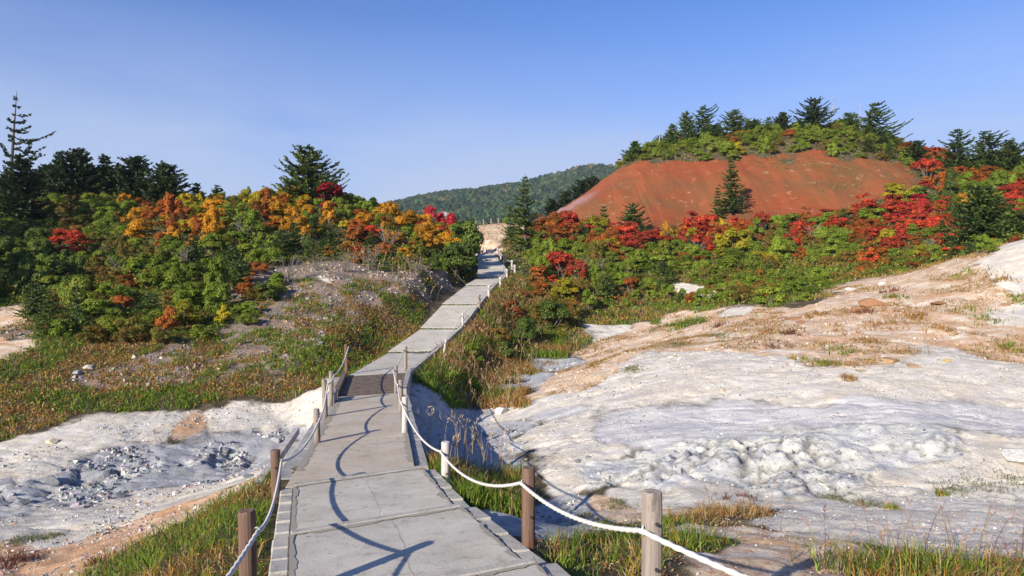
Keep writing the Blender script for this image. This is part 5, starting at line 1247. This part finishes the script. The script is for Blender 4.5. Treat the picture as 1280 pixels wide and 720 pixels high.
UG = [(.08, .125, .015), (.12, .18, .02), (.17, .21, .028), (.22, .18, .035), (.30, .14, .03), (.05, .08, .012)]
X, Y = scatter(-44, 2, 24, 60, 120000); px_, py_ = scr(X, Y); lim = np.interp(px_, LOWX, LOWY)
X, Y = keep(X, Y, px_ > -80, px_ < 598, py_ < lim + 10 + 60 * fbm(X, Y, 1.4, 2, seed=41), off_path(X, Y, 1, 1.25), cls_at(X, Y, 'k') < .7, cls_at(X, Y, 'w') < .5, cls_at(X, Y, 't') < .5); n_ = len(X)
wmix = np.where((fbm(X, Y, 3, 3, seed=44) > .06)[:, None], mixcol(UG, (2, 2, 2, 4, 3, 2), n_), mixcol(UG, (4, 4, 3, 1, .4, 2), n_))
litter("undergrowth", X, Y, .45, .066, wmix)
X, Y = scatter(-1, 78, 34, 102, 170000); px_, py_ = scr(X, Y); lim = np.interp(px_, RLX, RLY); k = rg.random(len(X)) < np.clip(55 / Y, .35, 1); 
X, Y = keep(X, Y, k, px_ > 620, px_ < 1380, py_ < lim + 8 + 50 * fbm(X, Y, 1.6, 2, seed=42), off_path(X, Y, 1, 1.3), cls_at(X, Y, 'r') < .35 + .3 * (fbm(X, Y, 2.5, 2, seed=4) > .2), cls_at(X, Y, 'w') < .4, cls_at(X, Y, 't') < .4); n_ = len(X)
wmix = np.where((fbm(X, Y, 3.5, 3, seed=45) > .05)[:, None], mixcol(UG + [(.30, .06, .025)], (2, 2, 2, 3, 3, 1, 2), n_), mixcol(UG, (4, 4, 3, 1, .4, 2), n_))
litter("undergrowth", X, Y, .55, .095, wmix)

# loose stones: too many to count
def stone_material():
    s = NT("stone_material"); p = s.pos(); c = s.attr("col", True)
    nz = s.noise(18, 4, .65, p)
    c2 = s.mix(s.ramp(nz, [(.42, 0.), (.66, .7)]), c, s.hsv(c, .5, .9, .5))
    s.bsdf(c2, .9, s.bump(nz, .5, .02), .15); return s.m
M['stone'] = stone_material()
def stones(name, X, Y, size, cols, r=rg, sink=.3):
    n_ = len(X); Z = ground_z(X, Y)
    cube = np.array([(-1, -1, -1), (1, -1, -1), (1, 1, -1), (-1, 1, -1), (-1, -1, 1), (1, -1, 1), (1, 1, 1), (-1, 1, 1)], float) * .62
    V = cube[None] * r.uniform(.6, 1.25, (n_, 8, 1)) + r.normal(0, .13, (n_, 8, 3)); V[:, 4:, :2] *= r.uniform(.35, .85, (n_, 1, 1))
    sc = np.c_[r.uniform(.8, 1.5, n_), r.uniform(.6, 1.1, n_), r.uniform(.4, .9, n_)] * size[:, None]; V *= sc[:, None]
    a = r.uniform(0, 6.28, n_); ca, sa = np.cos(a)[:, None], np.sin(a)[:, None]
    x = V[..., 0] * ca - V[..., 1] * sa; y = V[..., 0] * sa + V[..., 1] * ca
    t = r.normal(0, .25, n_)[:, None]; z = V[..., 2] + x * t
    P_ = np.stack([x + X[:, None], y + Y[:, None], z + (Z + size * sc[:, 2] / size * (.5 - sink))[:, None]], -1).reshape(-1, 3)
    Fq = np.array([(3, 2, 1, 0), (4, 5, 6, 7), (0, 1, 5, 4), (1, 2, 6, 5), (2, 3, 7, 6), (3, 0, 4, 7)])
    Q = (Fq[None] + (np.arange(n_) * 8)[:, None, None]).reshape(-1, 4)
    return tag(link(name, np_mesh(name, P_, [Q], M['stone'], col=np.repeat(cols, 8, 0))), kind='stuff')
def stone_zone(name, x0, x1, y0, y1, n_, cls, thr, smin, smax, cols, wt, noise_thr=-.5, seed=1):
    X, Y = scatter(x0, x1, y0, y1, n_); X, Y = keep(X, Y, sum(cls_at(X, Y, c) for c in cls) > thr, fbm(X, Y, 1.0, 3, seed=seed) > noise_thr, off_path(X, Y, 1.1, 1.1))
    s_ = smin + (smax - smin) * rg.random(len(X)) ** 3.2
    return stones(name, X, Y, s_, mixcol(cols, wt, len(X), .2))
GREYS = [(.31, .31, .325), (.42, .415, .41), (.21, .215, .23), (.15, .155, .17)]
WHITES = [(.54, .52, .48), (.45, .42, .385), (.36, .34, .31), (.33, .26, .20)]
TANS = [(.50, .36, .24), (.60, .50, .40), (.36, .19, .10), (.44, .24, .12), (.62, .58, .52)]
stone_zone("gravel", -13, -2.8, 9, 20.5, 30000, 'gc', .45, .010, .085, GREYS + WHITES[:2], (3, 2, 3, 2, 2, 2), .05, 1)
stone_zone("gravel", -13, -2.8, 7, 20.5, 22000, 'wt', .5, .007, .045, WHITES + TANS + GREYS, (3, 3, 2, 2, 1, 1, 1, 1, 2, 2, 1, 2, 1), -.02, 2)
stone_zone("gravel", -5, 15, 8, 24, 15000, 'gc', .45, .010, .06, GREYS + WHITES, (1, 2, 3, 3, 4, 3, 2, 1), .06, 3)
stone_zone("gravel", -2, 18, 8.5, 26, 42000, 'wb', .5, .007, .032, WHITES + GREYS, (3, 3, 3, 2, 1, 1, 2, 2), .02, 4)
stone_zone("gravel", 1, 28, 16, 36, 24000, 't', .5, .010, .055, TANS, (3, 3, 2, 2, 2), .0, 5)
stone_zone("gravel", 1.0, 9, 4.0, 10, 11000, 'tws', .4, .004, .022, [(.36, .27, .19), (.42, .35, .28), (.27, .17, .11), (.30, .28, .26), (.46, .42, .37)], (3, 3, 2, 2, 1), -.1, 6)
stone_zone("rubble", -26, -3, 18, 42, 26000, 'k', .38, .016, .12, [(.40, .37, .34), (.32, .29, .26), (.30, .21, .15), (.36, .26, .18), (.20, .17, .145), (.48, .45, .41)], (2, 3, 3, 2, 4, .6), -.06, 7)
stone_zone("rubble", -3, 9, 17, 44, 5000, 'gw', .6, .02, .09, WHITES + GREYS, (3, 3, 2, 1, 1, 1, 1, 1), .05, 8)
stone_zone("rubble", 6, 45, 74, 90, 260, 'r', .7, .05, .16, [(.40, .2, .12), (.5, .38, .3), (.25, .1, .06)], (3, 1, 2), .08, 9)
# rocks that can be picked out one by one
def rock_mesh(seed, sub=3):
    r = np.random.default_rng(seed); bm = bmesh.new(); bmesh.ops.create_icosphere(bm, subdivisions=sub, radius=1)
    V = np.array([v.co[:] for v in bm.verts]); pl_ = rot_frames(r, 9); d = r.uniform(.35, .8, 9)
    for nn, dd in zip(pl_, d):
        s_ = V @ nn; V = V - np.maximum(s_ - dd, 0)[:, None] * nn * .92
    V *= 1 + .10 * fbm(V[:, 0] * 1.0 + V[:, 2], V[:, 1] + V[:, 2] * .7 + seed, .5, 3)[:, None]
    for v, c in zip(bm.verts, V): v.co = c
    me = bpy.data.meshes.new("rock"); bm.to_mesh(me); bm.free(); return me
def rock(px, py, w, asp, hgt, colr, label, seed, name="rock", group=None, flat_rz=None):
    q = hit(px, py); me = rock_mesh(seed); c = np.ones((len(me.vertices), 4), np.float32); c[:, :3] = colr
    a = me.attributes.new("col", 'FLOAT_COLOR', 'POINT'); a.data.foreach_set("color", c.ravel()); me.materials.append(M['stone'])
    s_ = w / F * q[1] * .5; o = link(name, me, None, (q[0], q[1], ground_z(q[0], q[1]) + s_ * hgt * .12)); o.scale = (s_, s_ * asp, s_ * hgt)
    o.rotation_euler = (random.uniform(-.1, .1), random.uniform(-.1, .1), random.uniform(-.5, .5) if flat_rz is None else flat_rz)
    return tag(o, label, "rock", group)
DK = (.17, .175, .19); GY = (.34, .34, .35); OR = (.30, .155, .08); TN = (.50, .37, .25); WH = (.62, .59, .54); YE = (.36, .26, .11)
for i, a in enumerate([
 (65, 606, 24, .8, .75, DK, "dark grey pyramid-shaped boulder in the stream bed at the left"), (147, 622, 17, .9, .6, DK, "dark flat-topped rock on the pale mud below the left stream"),
 (311, 597, 15, .8, .65, DK, "dark square rock beside the grass left of the stairs"), (152, 650, 15, .7, .35, DK, "thin dark rock on the pale ground at lower left"),
 (165, 645, 10, .8, .5, GY, "small grey rock next to the thin dark one at lower left"), (246, 580, 16, .8, .7, GY, "grey rock in the middle of the left stream bank"),
 (283, 566, 16, .9, .6, DK, "dark rock at the upper edge of the left stream"), (221, 583, 13, .9, .6, DK, "dark rock left of the grey one on the stream bank"),
 (345, 552, 15, .9, .8, GY, "grey rock near the bridge end of the left stream"), (357, 545, 12, .9, .8, DK, "dark rock close to the footbridge on the left"),
 (332, 547, 12, .9, .6, WH, "white rock among dark ones near the footbridge"), (30, 630, 18, .8, .6, DK, "low dark rock at the far left of the stream"),
 (15, 622, 14, .8, .6, GY, "grey rock at the left edge of the stream"), (66, 553, 24, .8, .5, (.50, .43, .30), "yellowish cracked rock on the white slope at the left"),
 (110, 460, 20, .8, .7, (.46, .42, .36), "pale grey rock outcrop in the grass of the left slope"), (98, 468, 14, .8, .6, GY, "grey rock beside the outcrop in the left grass"),
 (1092, 382, 38, .7, .42, OR, "rust-brown slab of rock lying on the tan rise"), (1076, 388, 24, .7, .4, OR, "second rust slab left of the larger one on the tan rise"),
 (1175, 380, 30, .6, .22, OR, "long thin rust ledge on the tan slope at the right"), (992, 399, 22, .6, .4, OR, "rust rock on the tan slope near its left shoulder"),
 (1000, 404, 14, .7, .5, OR, "small rust rock beside the one on the left shoulder"), (1107, 452, 28, .8, .5, (.36, .235, .125), "ochre rock at the lower edge of the tan ground"),
 (1143, 459, 22, .8, .45, (.33, .22, .13), "brown ochre rock right of the larger ochre one"), (1184, 452, 17, .8, .4, YE, "bright yellow sulphur-stained rock on the white slope"),
 (1062, 363, 26, .5, .3, WH, "white flat stone at the edge of the green flat"), (1102, 356, 16, .5, .35, WH, "smaller white stone above the flat one by the green flat"),
 (696, 582, 0, 1, 1, DK, ""), (633, 508, 16, .8, .7, OR, "rusty rock on the lip of the white bank above the ditch"),
 (625, 517, 24, .8, .6, WH, "white crusted rock hanging over the shaded ditch"), (520, 518, 14, .9, .9, WH, "white sulphur-crusted rock by the steam vent beside the footbridge"),
 (1049, 567, 12, .6, .9, DK, "dark upright rock sliver in the crusted white bank"), (861, 570, 13, .7, .8, DK, "dark broken rock at the left of the crusted bank"),
 (1290, 578, 80, .9, .30, (.58, .55, .50), "big white mound of rock cut by the right edge"),
 (735, 573, 11, .8, .5, DK, "dark pebble-like rock on the white flat beyond the posts"), (722, 578, 10, .8, .5, DK, "second dark rock on the white flat beyond the posts"),
 (1023, 690, 30, .8, .5, (.30, .28, .27), "grey rock lying in the tan gravel at lower right")]):
    if a[2]: rock(*a, seed=300 + i)

# ------------------------------------------------------------------ shelter roof behind the red shrubs
q = seat(553, 300, 86); zr = (360 - 264.5) / F * 86
sh = tag(empty("shelter", (q[0], q[1], q[2])), "small grey-roofed shelter peeping out behind the crimson shrubs at the path's head", "shelter")
H_ = zr - q[2]
bm = bmesh.new(); w_ = 1.55
vs = [bm.verts.new((sx * w_, sy * w_, H_ - .75)) for sx, sy in ((-1, -1), (1, -1), (1, 1), (-1, 1))] + [bm.verts.new((-.35, 0, H_)), bm.verts.new((.35, 0, H_))]
for f in ((0, 1, 5, 4), (1, 2, 5), (2, 3, 4, 5), (3, 0, 4), (3, 2, 1, 0)): bm.faces.new([vs[i] for i in f])
bm_obj("roof", bm, plain("roof_metal", (.30, .29, .30), .5), sh)
for sx in (-1, 1):
    for sy in (-1, 1):
        bm = bmesh.new(); prism(bm, [(sx * 1.25 - .07, sy * 1.25 - .07, H_ - .75), (sx * 1.25 + .07, sy * 1.25 - .07, H_ - .75), (sx * 1.25 + .07, sy * 1.25 + .07, H_ - .75), (sx * 1.25 - .07, sy * 1.25 + .07, H_ - .75)], H_ - .5, .01)
        bm_obj("post", bm, M['wood_dark'], sh)

# ------------------------------------------------------------------ the forested mountain
RX = [-200, 0, 300, 430, 480, 500, 540, 570, 600, 625, 650, 690, 720, 745, 775, 800, 830, 900, 1000, 1300, 1700]
RYp = [300, 285, 272, 264, 258, 253, 243, 238, 236, 232, 229, 218, 211, 207, 211, 217, 226, 240, 250, 262, 290]
def mount_z(x, y):
    D = 640.0
    ridge = (360 - np.interp(640 + x / D * F, RX, RYp)) / F * D + 4.0 * fbm(x, y, 60, 3, seed=51)
    k = sstep(170, D, y) * (1 - .85 * sstep(D, D + 500, y))
    s_ = (y - 170) / (D - 170); k = np.clip(np.where(s_ < 1, s_ ** 1.12, 1 - .5 * (s_ - 1)), 0, 1)
    return ridge * k + (1 - k) * 2 + fbm(x, y, 130, 3, seed=52) * 9 * np.sin(np.clip(s_, 0, 1) * np.pi) + fbm(x, y, 45, 3, seed=53) * 4 * np.sin(np.clip(s_, 0, 1) * np.pi) - 4.5
mx = np.linspace(-420, 560, 140); my = np.concatenate([np.linspace(165, 700, 110), np.linspace(712, 1100, 20)])
MX, MY = np.meshgrid(mx, my); i_ = np.arange(MX.size).reshape(MX.shape)
s = NT("mountain_floor"); s.bsdf(s.mix(s.noise(.05, 4, .6, s.pos()), (.045, .07, .025), (.09, .10, .04)), .95)
mme = np_mesh("mountain", np.c_[MX.ravel(), MY.ravel(), mount_z(MX.ravel(), MY.ravel())], [np.stack([i_[:-1, :-1], i_[:-1, 1:], i_[1:, 1:], i_[1:, :-1]], -1).reshape(-1, 4)], s.m, smooth=True)
tag(link("mountain", mme), kind='structure')
rm = np.random.default_rng(77)
nt = 17000; ty = 190 + 500 * rm.random(nt) ** .8; tpx = rm.uniform(440, 830, nt); tx = (tpx - 640) / F * ty
tz = mount_z(tx, ty)
hh = rm.uniform(2.6, 6.2, nt) * np.clip(.5 + ty / 640, .5, 1.3); rr_ = hh * rm.uniform(.34, .60, nt)
lev = [(0.05, .8), (.38, 1.0), (.82, .62)]
ns = 5; th = np.linspace(0, 2 * np.pi, ns, endpoint=False)
V = np.zeros((nt, len(lev) * ns + 1, 3))
ang0 = rm.uniform(0, 6.28, (nt, 1))
for k, (f, q) in enumerate(lev):
    rj = rr_[:, None] * q * rm.uniform(.65, 1.25, (nt, ns))
    V[:, k * ns:(k + 1) * ns, 0] = tx[:, None] + np.cos(th + ang0) * rj; V[:, k * ns:(k + 1) * ns, 1] = ty[:, None] + np.sin(th + ang0) * rj
    V[:, k * ns:(k + 1) * ns, 2] = (tz + hh * f)[:, None] + rm.normal(0, .05, (nt, ns)) * hh[:, None]
V[:, -1, 0] = tx; V[:, -1, 1] = ty; V[:, -1, 2] = tz + hh * 1.03
fq = np.array([(k * ns + j, k * ns + (j + 1) % ns, (k + 1) * ns + (j + 1) % ns, (k + 1) * ns + j) for k in range(len(lev) - 1) for j in range(ns)])
ft = np.array([((len(lev) - 1) * ns + j, (len(lev) - 1) * ns + (j + 1) % ns, len(lev) * ns) for j in range(ns)])
off = (np.arange(nt) * (len(lev) * ns + 1))[:, None, None]
high = sstep(80, 125, tz + 12 * fbm(tx, ty, 40, 2, seed=9)) * (rm.random(nt) < .75)
fc = mixcol([(.016, .035, .016), (.028, .050, .020), (.046, .064, .025), (.009, .021, .013), (.10, .07, .035)], (4, 4, 2, 5, .4), nt, .2, rm)
fc = np.where(high[:, None] > .5, mixcol([(.070, .066, .040), (.10, .085, .055), (.035, .044, .024)], (2, 1, 2), nt, .15, rm), fc)
M['far_leaf'] = col_material("far_forest", 0, .8)
me = np_mesh("forest", V.reshape(-1, 3), [(fq[None] + off).reshape(-1, 4), (ft[None] + off).reshape(-1, 3)], M['far_leaf'], col=np.repeat(fc, len(lev) * ns + 1, 0))
tag(link("forest", me), kind='stuff')
#--PART5--
# ------------------------------------------------------------------ the air: far things fade a little
bm = bmesh.new(); bmesh.ops.create_cube(bm, size=1.0)
for v in bm.verts: v.co = Vector((v.co.x * 2400 + 40, v.co.y * 1900 + 700, (v.co.z + .5) * 158 - 20))
hz = NT("haze_air"); vol = hz.n("ShaderNodeVolumePrincipled"); vol.inputs["Color"].default_value = (.80, .88, 1.0, 1); vol.inputs["Density"].default_value = .00020; vol.inputs["Anisotropy"].default_value = .2
hz.t.links.new(vol.outputs[0], hz.out.inputs["Volume"])
tag(bm_obj("haze", bm, hz.m), kind='stuff')
